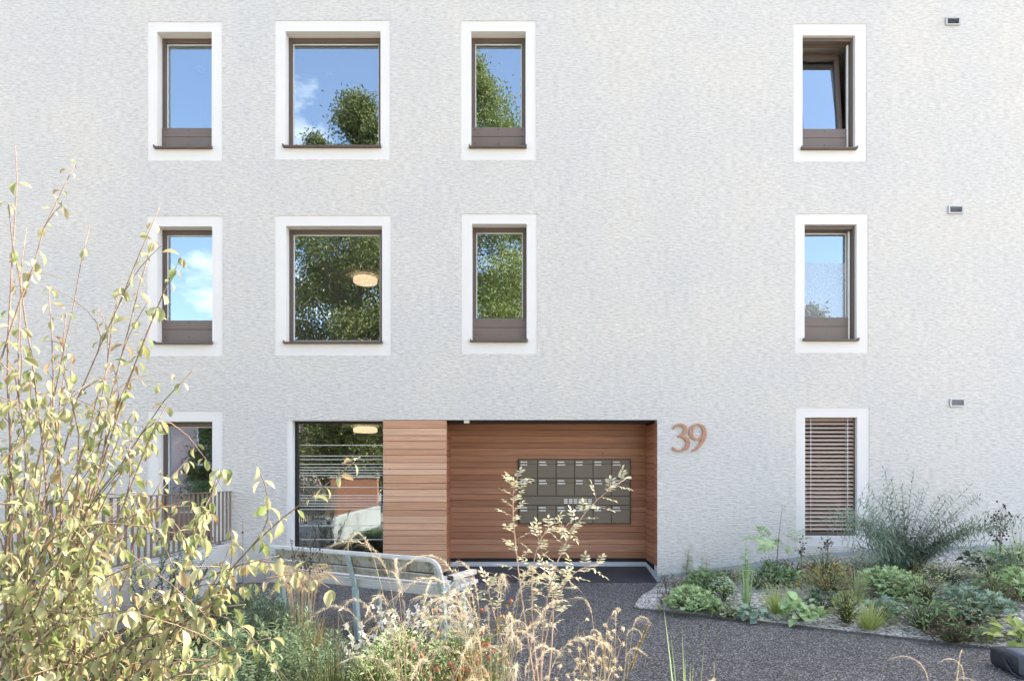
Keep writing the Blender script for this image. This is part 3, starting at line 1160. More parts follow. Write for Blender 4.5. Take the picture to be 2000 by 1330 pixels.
# mailboxes
S9 = FPX / (8.5 + RD - 0.03)
mxx = lambda px: (px - VX) / S9
mzz = lambda py: CAMZ + (VY - py) / S9
mbx = thing('mailbox_bank', 'bronze metal bank of eighteen mailboxes on the timber wall of the entrance', 'mailboxes', (mxx(1122), RD, mzz(1022)))
ml = lambda px: mxx(px) - mxx(1122)
mlz = lambda py: mzz(py) - mzz(1022)
mb = MB(); mb.box(ml(1011.5), ml(1232), -0.028, 0.0, mlz(1023), mlz(896), 0.003)
mb.build('casing', BOXF, mbx)
PLATE = simple('white_name_plate', (0.8, 0.79, 0.76), 0.5, 0.3, var=0.03)
rows = [(898, 933), (934.5, 967.5), (987, 1021.5)]
rng = random.Random(3)
for r_, (ya, yb) in enumerate(rows):
    for c in range(6):
        xa, xb = 1014.5 + c * 36.1, 1014.5 + (c + 1) * 36.1 - 1.4
        d = MB()
        d.box(ml(xa), ml(xb), -0.036, -0.029, mlz(yb), mlz(ya + 8.2), 0.002)
        d.box(ml(xa), ml(xb), -0.034 if (r_, c) != (0, 1) else -0.030, -0.029, mlz(ya + 7.6), mlz(ya), 0.002)
        do = d.build('mailbox_door', BOXM, mbx)
        for k, yy in enumerate((ya + 4.2, ya + 9.6)):
            q = MB()
            q.box(ml(xa + 2.2), ml(xa + 2.2 + (13 if k == 0 else rng.choice((13, 13, 15)))), -0.039, -0.0345, mlz(yy + 1.0), mlz(yy - 1.0))
            q.build('name_plate', PLATE, do)
d = MB(); d.box(ml(1014.5), ml(1230), -0.034, -0.029, mlz(985.6), mlz(969.0), 0.002)
io = d.build('intercom_panel', BOXM, mbx)
for c in range(6):
    for k in range(3):
        q = MB()
        xa = 1101.5 + c * 9.4
        q.box(ml(xa), ml(xa + 7.0), -0.038, -0.0345, mlz(974.2 + k * 3.3 + 1.9), mlz(974.2 + k * 3.3))
        q.build('call_button', PLATE, io)

# lamps in the rooms
def disc_lamp(loc, lab):
    t = thing('ceiling_lamp', lab, 'lamp', loc, group='round ceiling lamps behind the glass')
    mb = MB(); mb.tube([(0, 0, 0), (0, 0, -0.03)], 0.17, 24); mb.build('ceiling_plate', WHITE, t)
    mb = MB(); mb.tube([(0, 0, -0.031), (0, 0, -0.045), (0, 0, -0.11), (0, 0, -0.125)], [0.20, 0.22, 0.22, 0.20], 28); mb.build('lamp_shade', LAMP, t)


disc_lamp((-2.56, 2.25, 5.279), 'lit round ceiling lamp seen behind the middle wide window full of reflected trees')
disc_lamp((-2.56, 2.25, 2.499), 'lit round ceiling lamp seen behind the striped glazing beside the timber pier')


def pendant(loc, ln, lab):
    t = thing('pendant_lamp', lab, 'lamp', loc, group='white pendant lamps behind the glass')
    mb = MB(); mb.tube([(0, 0, 0), (0, 0, -0.03), (0, 0, -0.045)], [0.075, 0.075, 0.05], 20); mb.build('ceiling_rose', LITW, t)
    mb = MB(); mb.tube([(0, 0, -0.045), (0, 0, -ln)], 0.005, 6); mb.build('cable', LITW, t)
    mb = MB(); mb.tube([(0, 0, -ln), (0, 0, -ln - 0.03), (0, 0, -ln - 0.2)], [0.03, 0.05, 0.17], 20, False); mb.build('lamp_shade', LITW, t)


LITW = simple('white_lacquer', (0.85, 0.86, 0.88), 0.5, 0.3, var=0.02)
pendant((at(645, 145, 9.46).x, 0.96, 8.129), 2.2, 'white pendant lamp on a thin cable behind the wide top window')
pendant((at(392, 128, 9.3).x, 0.8, 8.129), 2.2, 'white pendant lamp on a thin cable behind the narrow top window above the shrub')
pendant((at(645, 440, 9.46).x, 0.96, 5.279), 2.2, 'white pendant lamp on a thin cable behind the middle wide window')

# ------------------------------------------------------------------ ramp wall and railing
RX = -3.9
t = thing('concrete_wall', 'low pale concrete parapet wall beside the ramp under the bronze railing', 'wall', (RX, 0, 0))
mb = MB(); mb.box(-0.2, 0.0, -9.6, -0.008, -0.1, 0.60, 0.008); mb.build('parapet', CONC, t)
rl = thing('metal_railing', 'bronze flat bar railing standing on the concrete parapet of the ramp', 'railing', (RX, 0, 0.6))
RL = 5.2
mb = MB(); mb.box(-0.125, -0.075, -RL, -0.02, 0.735, 0.745); mb.build('top_rail', RAILM, rl)
mb = MB(); mb.box(-0.12, -0.08, -RL, -0.02, 0.03, 0.042); mb.build('bottom_rail', RAILM, rl)
nb = 46
for k in range(nb):
    y = -0.03 - k * 0.112
    mb = MB(); mb.box(-0.106, -0.094, y - 0.018, y + 0.018, 0.0425, 0.7345)
    mb.build('baluster', RAILM, rl)
for y in (-0.35, -1.6, -2.85, -4.1, -5.1):
    mb = MB(); mb.box(-0.14, -0.06, y - 0.04, y + 0.04, 0.0, 0.008); mb.box(-0.11, -0.09, y - 0.01, y + 0.01, 0.0082, 0.0295)
    mb.build('foot', RAILM, rl)

# ------------------------------------------------------------------ bench
PAINT = simple('pale_teal_paint', (0.42, 0.53, 0.52), 0.55, 0.4, var=0.12, scale=14, bump=0.1, bscale=60)
WEATH = wood('weathered_grey_boards', [(0.34, 0.33, 0.28), (0.45, 0.44, 0.39), (0.38, 0.36, 0.29)], 'X', 0.8, 2.6)
m, n, l, p = newmat('peeling_painted_board')
t = n.new('ShaderNodeTexCoord')
mp = n.new('ShaderNodeMapping'); mp.inputs['Scale'].default_value = (16, 16, 5)
l.new(t.outputs['Object'], mp.inputs['Vector'])
no = n.new('ShaderNodeTexNoise'); no.inputs['Scale'].default_value = 1.0; no.inputs['Detail'].default_value = 8; no.inputs['Roughness'].default_value = 0.7; no.inputs['Distortion'].default_value = 1.2
l.new(mp.outputs['Vector'], no.inputs['Vector'])
r = n.new('ShaderNodeValToRGB')
r.color_ramp.elements[0].position = 0.38; r.color_ramp.elements[0].color = (0.20, 0.165, 0.12, 1)
r.color_ramp.elements[1].position = 0.62; r.color_ramp.elements[1].color = (0.46, 0.48, 0.45, 1)
k_ = r.color_ramp.elements.new(0.47); k_.color = (0.36, 0.35, 0.29, 1)
l.new(no.outputs['Fac'], r.inputs['Fac']); l.new(r.outputs['Color'], p.inputs['Base Color'])
p.inputs['Roughness'].default_value = 0.8
bu = n.new('ShaderNodeBump'); bu.inputs['Strength'].default_value = 0.5; bu.inputs['Distance'].default_value = 0.004
l.new(no.outputs['Fac'], bu.inputs['Height']); l.new(bu.outputs['Normal'], p.inputs['Normal'])
WEATH = m
PALEW = wood('sun_bleached_slats', [(0.52, 0.52, 0.50), (0.60, 0.60, 0.58)], 'X', 0.7, 0.8)
PRAIL = simple('white_painted_rail', (0.62, 0.64, 0.64), 0.55, 0.4, var=0.08, scale=10)
pr = V((at(868, 1092, 5.0).x, -3.5, 0))
plf = V((at(543, 1066, 5.96).x, -2.54, 0))
ax = (plf - pr)
BL = ax.length
# local x from the end seen beside the entrance to the far end, local -y towards the path (front of the seat)
ang = math.atan2(ax.y, ax.x)
bn = thing('park_bench', 'weathered pale teal garden bench seen from behind on the asphalt', 'bench', (pr.x, pr.y, 0), ang)
# local y: for an axis pointing to the far end, the front of the seat lies at -y
FR = -1
lg = [0.03, 1.03, BL - 0.03]
for i, x in enumerate(lg):
    mb = MB()
    # rear post: leaning back above the seat, straight leg below
    mb.bar((x, FR * 0.06, 0.0), (x, FR * 0.02, 0.50), 0.05, 0.05, (0, 1, 0), 0.004)
    mb.bar((x, FR * 0.02, 0.50), (x, -FR * 0.085, 0.815 if i == 1 else 0.78), 0.05, 0.022, (0, 1, 0), 0.003)
    mb.build('leg', PAINT, bn)
    mb = MB()
    mb.bar((x, FR * 0.40, 0.0), (x, FR * 0.34, 0.525), 0.04, 0.04, (0, 1, 0), 0.004)
    mb.build('leg', PAINT, bn)
    mb = MB()
    mb.bar((x, FR * 0.055, 0.53), (x, FR * 0.48, 0.535), 0.04, 0.03, (0, 0, 1), 0.003)
    mb.build('seat_bracket', PAINT, bn)
mb = MB()
for z, h, yy in ((0.770, 0.104, 0.066), (0.668, 0.066, 0.036)):
    y = -FR * yy
    mb.bar((0.05, y + FR * 0.035, z), (BL - 0.02, y + FR * 0.035, z), 0.026, h, (0, -0.28 * FR, 1), 0.004)
mb.build('backrest', WEATH, bn)
# top rail bending down at the ends
mb = MB()
yt = -FR * 0.078
tp = [(BL + 0.02, yt, 0.845), (0.16, yt, 0.845), (0.08, yt, 0.836), (0.03, yt, 0.81), (0.0, yt, 0.765), (-0.012, -FR * 0.06, 0.68), (-0.012, -FR * 0.035, 0.60)]
for a, b in zip(tp, tp[1:]):
    mb.bar(a, b, 0.034, 0.03, (0, -FR, 0.05), 0.003)
mb.build('top_rail', PRAIL, bn)
mb = MB()
for k in range(5):
    y = FR * (0.14 + k * 0.08)
    mb.box(-0.03, BL + 0.02, min(y, y + FR * 0.07), max(y, y + FR * 0.07), 0.555, 0.59, 0.004)
mb.build('seat', PALEW, bn)
mb = MB(); mb.box(-0.03, BL + 0.02, min(FR * 0.035, FR * 0.048), max(FR * 0.035, FR * 0.048), 0.505, 0.5885, 0.003); mb.build('seat_apron', PALEW, bn)
for x in (0.0, BL):
    mb = MB()
    mb.bar((x, FR * 0.10, 0.665), (x, FR * 0.50, 0.665), 0.07, 0.045, (0, 0, 1), 0.006)
    am = mb.build('armrest', PALEW, bn)
    mb = MB(); mb.bar((x, FR * 0.088, 0.665), (x, FR * 0.0985, 0.665), 0.06, 0.036, (0, 0, 1), 0.002); mb.build('end_cap', DARK, am)
    mb = MB()
    mb.bar((x, FR * 0.0, 0.56), (x, FR * 0.16, 0.641), 0.03, 0.012, (0, 0, 1))
    mb.build('bracket', PAINT, am)

# ------------------------------------------------------------------ bag at the path's side
bg0 = at(2032, 1330, 4.45)
bag = thing('camera_bag', 'black and grey camera bag lying on the asphalt path', 'bag', (bg0.x + 0.02, bg0.y + 0.05, 0.0), R(-8))
BAGM = simple('black_nylon', (0.035, 0.037, 0.045), 0.6, 0.35, var=0.2, scale=20, bump=0.3, bscale=30)
BAGG = simple('blue_grey_nylon', (0.13, 0.14, 0.165), 0.55, 0.35, var=0.15, scale=14, bump=0.35, bscale=22)


def pillow(x0, x1, y0, y1, z0, z1, n=8, p=4.0):
    mb = MB()
    vs, fs = [], []
    for i in range(n + 1):
        for j in range(2 * n):
            t = -math.pi / 2 + math.pi * i / n
            a = math.pi * j / n
            f = lambda c: math.copysign(abs(c) ** (2 / p), c)
            vs.append(((x0 + x1) / 2 + (x1 - x0) / 2 * f(math.cos(t)) * f(math.cos(a)), (y0 + y1) / 2 + (y1 - y0) / 2 * f(math.cos(t)) * f(math.sin(a)), (z0 + z1) / 2 + (z1 - z0) / 2 * f(math.sin(t))))
    for i in range(n):
        for j in range(2 * n):
            a, b = i * 2 * n + j, i * 2 * n + (j + 1) % (2 * n)
            fs.append((a, b, b + 2 * n, a + 2 * n))
    mb.add(vs, fs, True)
    return mb


pillow(-0.17, 0.26, -0.05, 0.30, 0.0, 0.16, 14, 7).build('body', BAGM, bag)
pillow(-0.15, 0.06, -0.1, 0.14, 0.01, 0.19, 14, 8).build('front_pocket', BAGG, bag)
mb = MB(); mb.tube([(0.1, 0.05, 0.15), (0.11, 0.1, 0.20), (0.18, 0.13, 0.225), (0.28, 0.14, 0.21), (0.34, 0.15, 0.15)], [0.02, 0.024, 0.025, 0.024, 0.02], 10); mb.build('carry_handle', BAGM, bag)
pillow(0.09, 0.3, -0.14, -0.02, 0.02, 0.15, 8, 5).build('white_pouch', WHITE, bag)
mb = MB(); mb.tube([(-0.16, 0.12, 0.12), (-0.185, 0.05, 0.08), (-0.19, -0.02, 0.03), (-0.175, -0.08, 0.011), (-0.08, -0.12, 0.011)], 0.009, 8); mb.build('strap', BAGM, bag)


# ------------------------------------------------------------------ plant materials
L_DOG = leafmat('dogwood_leaf', [(0.334, 0.382, 0.159), (0.475, 0.475, 0.272), (0.194, 0.263, 0.098), (0.545, 0.517, 0.342), (0.394, 0.433, 0.21), (0.388, 0.273, 0.165), (0.502, 0.512, 0.308), (0.242, 0.32, 0.117), (0.428, 0.428, 0.253)], 0.46, 0.35, 0.55)
L_ROSE = leafmat('pale_rose_leaf', [(0.30, 0.34, 0.22), (0.44, 0.46, 0.33), (0.36, 0.40, 0.32), (0.50, 0.48, 0.34)], 0.4, 0.4, 0.5)
L_GREEN = leafmat('mid_green_leaf', [(0.163, 0.259, 0.121), (0.262, 0.392, 0.189), (0.205, 0.312, 0.14), (0.343, 0.45, 0.235)], 0.3)
L_LIGHT = leafmat('light_green_leaf', [(0.31, 0.455, 0.215), (0.471, 0.637, 0.326), (0.365, 0.508, 0.259), (0.571, 0.698, 0.386)], 0.32)
L_DARK = leafmat('dark_green_leaf', [(0.083, 0.132, 0.083), (0.145, 0.204, 0.126), (0.108, 0.167, 0.098), (0.208, 0.265, 0.168)], 0.25)
L_BLUE = leafmat('blue_green_leaf', [(0.202, 0.308, 0.251), (0.3, 0.414, 0.332), (0.234, 0.349, 0.267), (0.38, 0.494, 0.347), (0.272, 0.403, 0.239)], 0.3)
L_SPURGE = leafmat('spurge_leaf', [(0.07, 0.125, 0.085), (0.12, 0.18, 0.12), (0.09, 0.15, 0.095), (0.16, 0.22, 0.125), (0.10, 0.17, 0.085)], 0.3)
L_WILLOW = leafmat('narrow_sage_leaf', [(0.158, 0.229, 0.185), (0.25, 0.329, 0.259), (0.331, 0.42, 0.312), (0.189, 0.259, 0.214)], 0.3)
L_BRONZE = leafmat('bronze_leaf', [(0.098, 0.049, 0.042), (0.168, 0.091, 0.07), (0.126, 0.084, 0.056), (0.154, 0.14, 0.084)], 0.25)
L_AUTUMN = leafmat('autumn_leaf', [(0.193, 0.253, 0.089), (0.256, 0.301, 0.107), (0.566, 0.402, 0.118), (0.529, 0.216, 0.082), (0.225, 0.285, 0.106), (0.162, 0.237, 0.088)], 0.3)
L_YGREEN = leafmat('yellow_green_leaf', [(0.322, 0.409, 0.111), (0.472, 0.543, 0.19), (0.379, 0.467, 0.15), (0.548, 0.583, 0.248)], 0.32)
L_OLIVE = leafmat('olive_leaf', [(0.311, 0.352, 0.191), (0.462, 0.482, 0.282), (0.389, 0.43, 0.25), (0.502, 0.442, 0.282)], 0.3)
L_CREAM = leafmat('cream_edged_leaf', [(0.153, 0.23, 0.092), (0.552, 0.583, 0.368), (0.215, 0.276, 0.123), (0.644, 0.644, 0.43)], 0.3)
L_STRAW = leafmat('straw_blade', [(0.448, 0.377, 0.245), (0.585, 0.514, 0.362), (0.513, 0.412, 0.27), (0.378, 0.287, 0.186)], 0.3)
L_PLUME = leafmat('straw_plume', [(0.595, 0.534, 0.411), (0.749, 0.688, 0.565), (0.66, 0.59, 0.466), (0.528, 0.458, 0.334)], 0.35)
L_RUSH = leafmat('dark_rush_blade', [(0.045, 0.06, 0.025), (0.08, 0.095, 0.04), (0.06, 0.075, 0.03)], 0.25)
L_FLOWER = leafmat('white_petal', [(0.72, 0.72, 0.70), (0.78, 0.77, 0.72), (0.66, 0.64, 0.66)], 0.3)
L_LILAC = leafmat('pale_lilac_petal', [(0.46, 0.44, 0.55), (0.60, 0.58, 0.66), (0.7, 0.68, 0.72)], 0.3)
L_FLUFF = leafmat('seed_fluff', [(0.60, 0.54, 0.42), (0.70, 0.64, 0.52), (0.52, 0.45, 0.33)], 0.35)
L_SEED = leafmat('dark_seedhead', [(0.045, 0.032, 0.025), (0.08, 0.055, 0.04), (0.06, 0.045, 0.035)], 0.05)
L_HIP = leafmat('rose_hip', [(0.42, 0.10, 0.06), (0.50, 0.17, 0.09), (0.36, 0.07, 0.06)], 0.05, 0.35, 0.5)
L_MULL = leafmat('mullein_spike', [(0.20, 0.17, 0.06), (0.28, 0.22, 0.09), (0.14, 0.15, 0.05)], 0.1)
STEM_G = simple('green_stem', (0.13, 0.15, 0.07), 0.6, 0.2, var=0.25, scale=20)
STEM_B = simple('brown_bark', (0.23, 0.175, 0.135), 0.7, 0.2, var=0.35, scale=25, bump=0.3, bscale=60)
STEM_R = simple('red_cane', (0.42, 0.30, 0.25), 0.5, 0.3, var=0.25, scale=12)
STEM_S = simple('dry_straw_stem', (0.42, 0.34, 0.21), 0.7, 0.2, var=0.25, scale=20)
STEM_D = simple('dark_dry_stem', (0.10, 0.075, 0.055), 0.75, 0.2, var=0.3, scale=20)
BARK = simple('grey_tree_bark', (0.13, 0.105, 0.085), 0.85, 0.15, var=0.35, scale=8, bump=0.6, bscale=18)
UP = V((0, 0, 1))


def rdir(rng):
    while True:
        d = V((rng.uniform(-1, 1), rng.uniform(-1, 1), rng.uniform(-1, 1)))
        if 0.05 < d.length < 1:
            return d.normalized()


def bez(a, c, b, n=8):
    a, b, c = V(a), V(b), V(c)
    return [a * (1 - t) ** 2 + c * 2 * t * (1 - t) + b * t * t for t in (i / n for i in range(n + 1))]


def put_leaf(mb, kind, p, d, n, ln, wd, rng):
    if kind == 'flake':
        mb.flake(p, d, n, ln, wd)
    elif kind == 'oval':
        mb.leaf(p, d, n, ln, wd, rng.uniform(0.1, 0.8), rng.uniform(0.1, 0.4), 3)
    elif kind == 'big':
        mb.leaf(p, d, n, ln, wd, rng.uniform(0.4, 1.1), rng.uniform(0.05, 0.35), 5)
    elif kind == 'lance':
        mb.leaf(p, d, n, ln, wd, rng.uniform(0.2, 0.9), 0.2, 3)
    elif kind == 'palm':                         # five lobes out of one point
        u = d.cross(n)
        if u.length < 1e-3:
            u, _ = perp(d)
        u.normalize()
        for k in (-2, -1, 0, 1, 2):
            a = k * 0.62
            dd = d * math.cos(a) + u * math.sin(a)
            mb.leaf(p, dd, n, ln * (1 - 0.13 * abs(k)), wd * 0.42, rng.uniform(0.1, 0.5), 0.15, 3)
    elif kind == 'pinnate':                      # leaflets on a rachis
        u = d.cross(n)
        if u.length < 1e-3:
            u, _ = perp(d)
        u.normalize()
        m = 5
        q = p.copy()
        dd = d.copy()
        for k in range(m):
            q = q + dd * (ln / m)
            dd = (dd - n * 0.12).normalized()
            if k:
                for s in (-1, 1):
                    mb.flake(q, (dd * 0.55 + u * s).normalized(), n, wd, wd * 0.42)
        mb.flake(q, dd, n, wd * 1.1, wd * 0.45)


def mound(name, label, cat, loc, r, h, n, ln, wd, mat, kind='oval', seed=1, group=None, stems=True, flower=None, nf=0, fmat=None, stemm=None, lift=0.35, into=None, off=(0, 0, 0)):
    """a leafy clump: leaves held out over a dome by stalks from the root"""
    rng = random.Random(seed)
    t = into or thing(name, label, cat, loc, rng.uniform(0, 6.28), group)
    lf, st = MB(), MB()
    lob = [(rng.uniform(0, 6.28), rng.uniform(0.65, 1.15), rng.uniform(0.8, 1.25)) for k in range(5)]
    for k in range(n):
        a = rng.uniform(0, 6.28)
        q = math.sqrt(rng.random())
        sc_ = 1.0
        for (la, ls, lw) in lob:
            if math.cos(a - la) > 0.75:
                sc_ = ls
        rr = r * q * sc_
        top = h * math.sqrt(max(0.03, 1 - (q * 0.96) ** 2)) * (0.75 + 0.25 * sc_)
        z = top * (1 - 0.62 * rng.random() ** 1.8)
        p = V((math.cos(a) * rr, math.sin(a) * rr, max(0.01, z)))
        out = V((math.cos(a), math.sin(a), 0))
        d = (out * rng.uniform(0.3, 1.0) + UP * rng.uniform(-0.15, 0.75) * (1.15 - q * lift) + rdir(rng) * 0.45).normalized()
        nn = (UP * 0.9 + out * 0.25 + rdir(rng) * 0.5).normalized()
        s = rng.uniform(0.65, 1.2)
        put_leaf(lf, kind, p, d, nn, ln * s, wd * s, rng)
        if stems and k % 3 == 0:
            st.tube(bez((out.x * rr * 0.15, out.y * rr * 0.15, 0), (rr * out.x * 0.5, rr * out.y * 0.5, z * 0.8), p, 3), [0.004, 0.0035, 0.003, 0.002], 4, False)
    if into is not None:
        lf.build(name, mat, t).location = off
        return t
    lf.build('foliage', mat, t)
    if stems:
        st.build('stems', stemm or STEM_G, t)
    if nf:
        fl = MB()
        for k in range(nf):
            a = rng.uniform(0, 6.28)
            q = math.sqrt(rng.random())
            p = V((math.cos(a) * r * q, math.sin(a) * r * q, h * math.sqrt(1 - 0.8 * q * q) * rng.uniform(0.9, 1.2)))
            for j in range(5):
                b = j * 1.257 + a
                d = V((math.cos(b), math.sin(b), 0.35)).normalized()
                fl.flake(p, d, UP, flower, flower * 0.7)
        fl.build('flowers', fmat or L_FLOWER, t)
    return t


def tuft(name, label, cat, loc, h, n, wd, mat, spread=0.5, droop=1.0, seed=1, r0=0.04, group=None):
    rng = random.Random(seed)
    t = thing(name, label, cat, loc, rng.uniform(0, 6.28), group)
    mb = MB()
    for k in range(n):
        a = rng.uniform(0, 6.28)
        q = math.sqrt(rng.random())
        p = V((math.cos(a) * r0 * q, math.sin(a) * r0 * q, 0))
        d = V((math.cos(a) * spread * q * rng.uniform(0.5, 1.4), math.sin(a) * spread * q * rng.uniform(0.5, 1.4), 1)).normalized()
        mb.blade(p, d, h * rng.uniform(0.55, 1.15), wd * rng.uniform(0.7, 1.3), droop * q * rng.uniform(0.3, 1.3), 5, V((-math.sin(a), math.cos(a), 0)) + rdir(rng) * 0.6)
    mb.build('blades', mat, t)
    return t


def stalks(name, label, cat, loc, hs, r0, lean, gap, ln, wd, mat, kind='lance', stemm=None, seed=1, start=0.15, tipgrow=0.5, rad=0.004, group=None, pairs=2, up=0.5, droopy=0.0, dirs=None, arch=0.25):
    """upright stems set with leaves along their length"""
    rng = random.Random(seed)
    t = thing(name, label, cat, loc, 0, group)
    st, lf = MB(), MB()
    for i, h in enumerate(hs):
        a = rng.uniform(0, 6.28)
        b = V((math.cos(a), math.sin(a), 0)) * r0 * math.sqrt(rng.random())
        ld = dirs[i] if dirs else V((rng.uniform(-1, 1), rng.uniform(-1, 1), 0)) * lean
        tip = b + ld * h + UP * h * math.sqrt(max(0.08, 1 - 0.85 * ld.length_squared))
        pts = bez(b, b + UP * h * 0.5 + ld * h * arch, tip, 10)
        st.tube(pts, [rad * (1 - 0.75 * k / 10) for k in range(11)], 5, False)
        L_ = sum((pts[k + 1] - pts[k]).length for k in range(10))
        m = max(2, int(L_ * (1 - start) / gap))
        ph = rng.uniform(0, 3.14)
        for k in range(m + 1):
            u = start + (1 - start) * k / m
            f = u * 10
            j = min(9, int(f))
            p = pts[j].lerp(pts[j + 1], f - j)
            d = (pts[j + 1] - pts[j]).normalized()
            e1, e2 = perp(d)
            s = (1 - tipgrow * u) * rng.uniform(0.75, 1.2)
            for q in range(pairs):
                b_ = ph + k * 1.9 + q * 2 * math.pi / pairs + rng.uniform(-.3, .3)
                o = e1 * math.cos(b_) + e2 * math.sin(b_)
                ld_ = (o + d * up - UP * droopy + rdir(rng) * 0.2).normalized()
                put_leaf(lf, kind, p, ld_, (UP + d * 0.4 + rdir(rng) * 0.3).normalized(), ln * s, wd * s, rng)
    st.build('stems', stemm or STEM_G, t)
    lf.build('foliage', mat, t)
    return t


def seedheads(name, label, cat, loc, hs, lean, nb, br, ball, seed=1, stemm=None, mat=None, r0=0.04, group=None, fluff=False, rad=0.003):
    """dry branching stems that carry little heads"""
    rng = random.Random(seed)
    t = thing(name, label, cat, loc, 0, group)
    st, hd = MB(), MB()
    for h in hs:
        a = rng.uniform(0, 6.28)
        b = V((math.cos(a), math.sin(a), 0)) * r0 * rng.random()
        ld = V((rng.uniform(-1, 1), rng.uniform(-1, 1), 0)) * lean
        top = b + UP * h + ld * h
        pts = bez(b, b + UP * h * 0.5 + ld * h * 0.2, top, 6)
        st.tube(pts, [rad] * 4 + [rad * 0.8] * 2 + [rad * 0.6], 4, False)
        for k in range(nb):
            j = rng.choice((3, 4, 4, 5, 5, 6))
            p = pts[j]
            d = (UP * rng.uniform(0.5, 1.2) + rdir(rng) * 0.8).normalized()
            e = p + d * br * rng.uniform(0.5, 1.2)
            st.tube(bez(p, p + (pts[j] - pts[j - 1]).normalized() * br * 0.3, e, 2), rad * 0.5, 3, False)
            if fluff:
                hd = MB()
                for q in range(26):
                    dd = rdir(rng)
                    hd.flake(e, dd, rdir(rng), ball * rng.uniform(0.8, 1.4), ball * 0.35)
                hd.build('seed_head', mat or L_SEED, t)
            else:
                hd = MB(); hd.ball(e, ball * rng.uniform(0.7, 1.2), rng.uniform(0.8, 1.3), 6, 4)
                hd.build('seed_head', mat or L_SEED, t)
    st.build('stems', stemm or STEM_D, t)
    return t


def plume_grass(name, label, loc, stems, plume, hair, seed=1, nblade=60, bh=0.5, dens=150, mat=None, spread=0.35, dirs=None, fine=0.0009):
    """clump with stems whose feathery heads arch over"""
    rng = random.Random(seed)
    t = thing(name, label, 'ornamental grass', loc, 0, 'feathery ornamental grasses in the front bed')
    st, pl_, bl = MB(), MB(), MB()
    for i, h in enumerate(stems):
        a = rng.uniform(0, 6.28)
        out = V((math.cos(a), math.sin(a), 0))
        if dirs and i < len(dirs):
            out = V((dirs[i][0], dirs[i][1], 0))
            sp = 1.0
        else:
            sp = rng.uniform(0.1, 1.0) * spread
        b = out * 0.05
        top = b + out * sp * h + UP * h
        pts = bez(b, b + UP * h * 0.55 + out * sp * h * 0.18, top, 8)
        st.tube(pts, [fine * 1.7] * 5 + [fine * 1.2] * 4, 4, False)
        # plume arches on from the stem tip
        d = (pts[-1] - pts[-2]).normalized()
        o2 = (out + rdir(rng) * 0.5); o2.z = 0
        o2.normalize()
        p = pts[-1].copy()
        L_ = plume * rng.uniform(0.6, 1.25)
        m = 12
        ppts = [p.copy()]
        bend = rng.uniform(0.14, 0.42)
        for k in range(m):
            d = (d + (o2 * 0.6 - UP * 1.0) * bend * (0.3 + k / m)).normalized()
            p = p + d * L_ / m
            ppts.append(p.copy())
        st.tube(ppts, fine * 0.8, 3, False)
        for k in range(int(dens * 0.30 * L_ / plume)):
            f = rng.random() ** 0.8 * (m - 0.01)
            j = int(f)
            q = ppts[j].lerp(ppts[j + 1], f - j)
            dd = (ppts[j + 1] - ppts[j]).normalized()
            sd_ = (dd * 0.9 + o2 * 0.35 + rdir(rng) * 0.55).normalized()
            pl_.blade(q, sd_, hair * rng.uniform(1.6, 4.2), hair * 0.05, rng.uniform(0.8, 2.2), 4, rdir(rng))
        nh = int(dens * L_ / plume)
        for k in range(nh):
            f = rng.random() * (m - 0.01)
            j = int(f)
            q = ppts[j].lerp(ppts[j + 1], f - j)
            dd = (ppts[j + 1] - ppts[j]).normalized()
            env = math.sin(math.pi * (0.08 + 0.9 * f / m)) ** 0.6
            hd = (dd * 1.0 + rdir(rng) * 0.75).normalized()
            pl_.flake(q, hd, rdir(rng), hair * env * rng.uniform(0.5, 1.1), hair * 0.09)
    for k in range(nblade):
        a = rng.uniform(0, 6.28)
        d = V((math.cos(a) * 0.5 * rng.random(), math.sin(a) * 0.5 * rng.random(), 1)).normalized()
        bl.blade(V((math.cos(a) * 0.06, math.sin(a) * 0.06, 0)), d, bh * rng.uniform(0.6, 1.2), 0.005, rng.uniform(0.3, 1.8), 5, V((-math.sin(a), math.cos(a), 0)) + rdir(rng) * 0.7)
    st.build('stems', STEM_S, t)
    pl_.build('plumes', mat or L_PLUME, t)
    if nblade:
        bl.build('blades', L_STRAW, t)
    return t


# ------------------------------------------------------------------ planted bed beside the house (right of the path)
def B(px, py):
    return on_bed(px, py)


GB = 'plants in the gravel bed by the house'
PXM = 165.0                                       # rough pixels per metre in that bed

stalks('bronze_spurge', 'dark bronze leaved plant at the house corner beside the entrance recess', 'plant', B(1302, 1160), [0.24, 0.28, 0.22, 0.26, 0.2, 0.24, 0.3, 0.25, 0.22, 0.2, 0.26], 0.13, 0.5, 0.02, 0.085, 0.013, L_BRONZE, 'lance', STEM_D, 11, 0.3, 0.3, group=GB)
mound('bronze_groundcover', 'low bronze tinted clump in the gravel below the dark spiky plant', 'plant', B(1318, 1180), 0.20, 0.13, 170, 0.05, 0.018, L_BRONZE, 'oval', 12, GB)
mound('peony_clump', 'bright pale green lobed leaf clump nearest the tip of the gravel bed', 'plant', B(1352, 1193), 0.29, 0.27, 300, 0.06, 0.055, L_LIGHT, 'palm', 13, GB)
mound('peony_clump', 'mid green lobed leaf clump behind the brightest pale clump', 'plant', B(1385, 1160), 0.30, 0.30, 280, 0.06, 0.055, L_GREEN, 'palm', 14, GB)
stalks('mugwort', 'taller pair of feathery stalks with brown tips against the house wall', 'plant', B(1338, 1142), [0.56, 0.50, 0.42, 0.40], 0.06, 0.16, 0.019, 0.10, 0.03, L_OLIVE, 'pinnate', STEM_G, 15, 0.15, 0.55, group=GB, pairs=3)
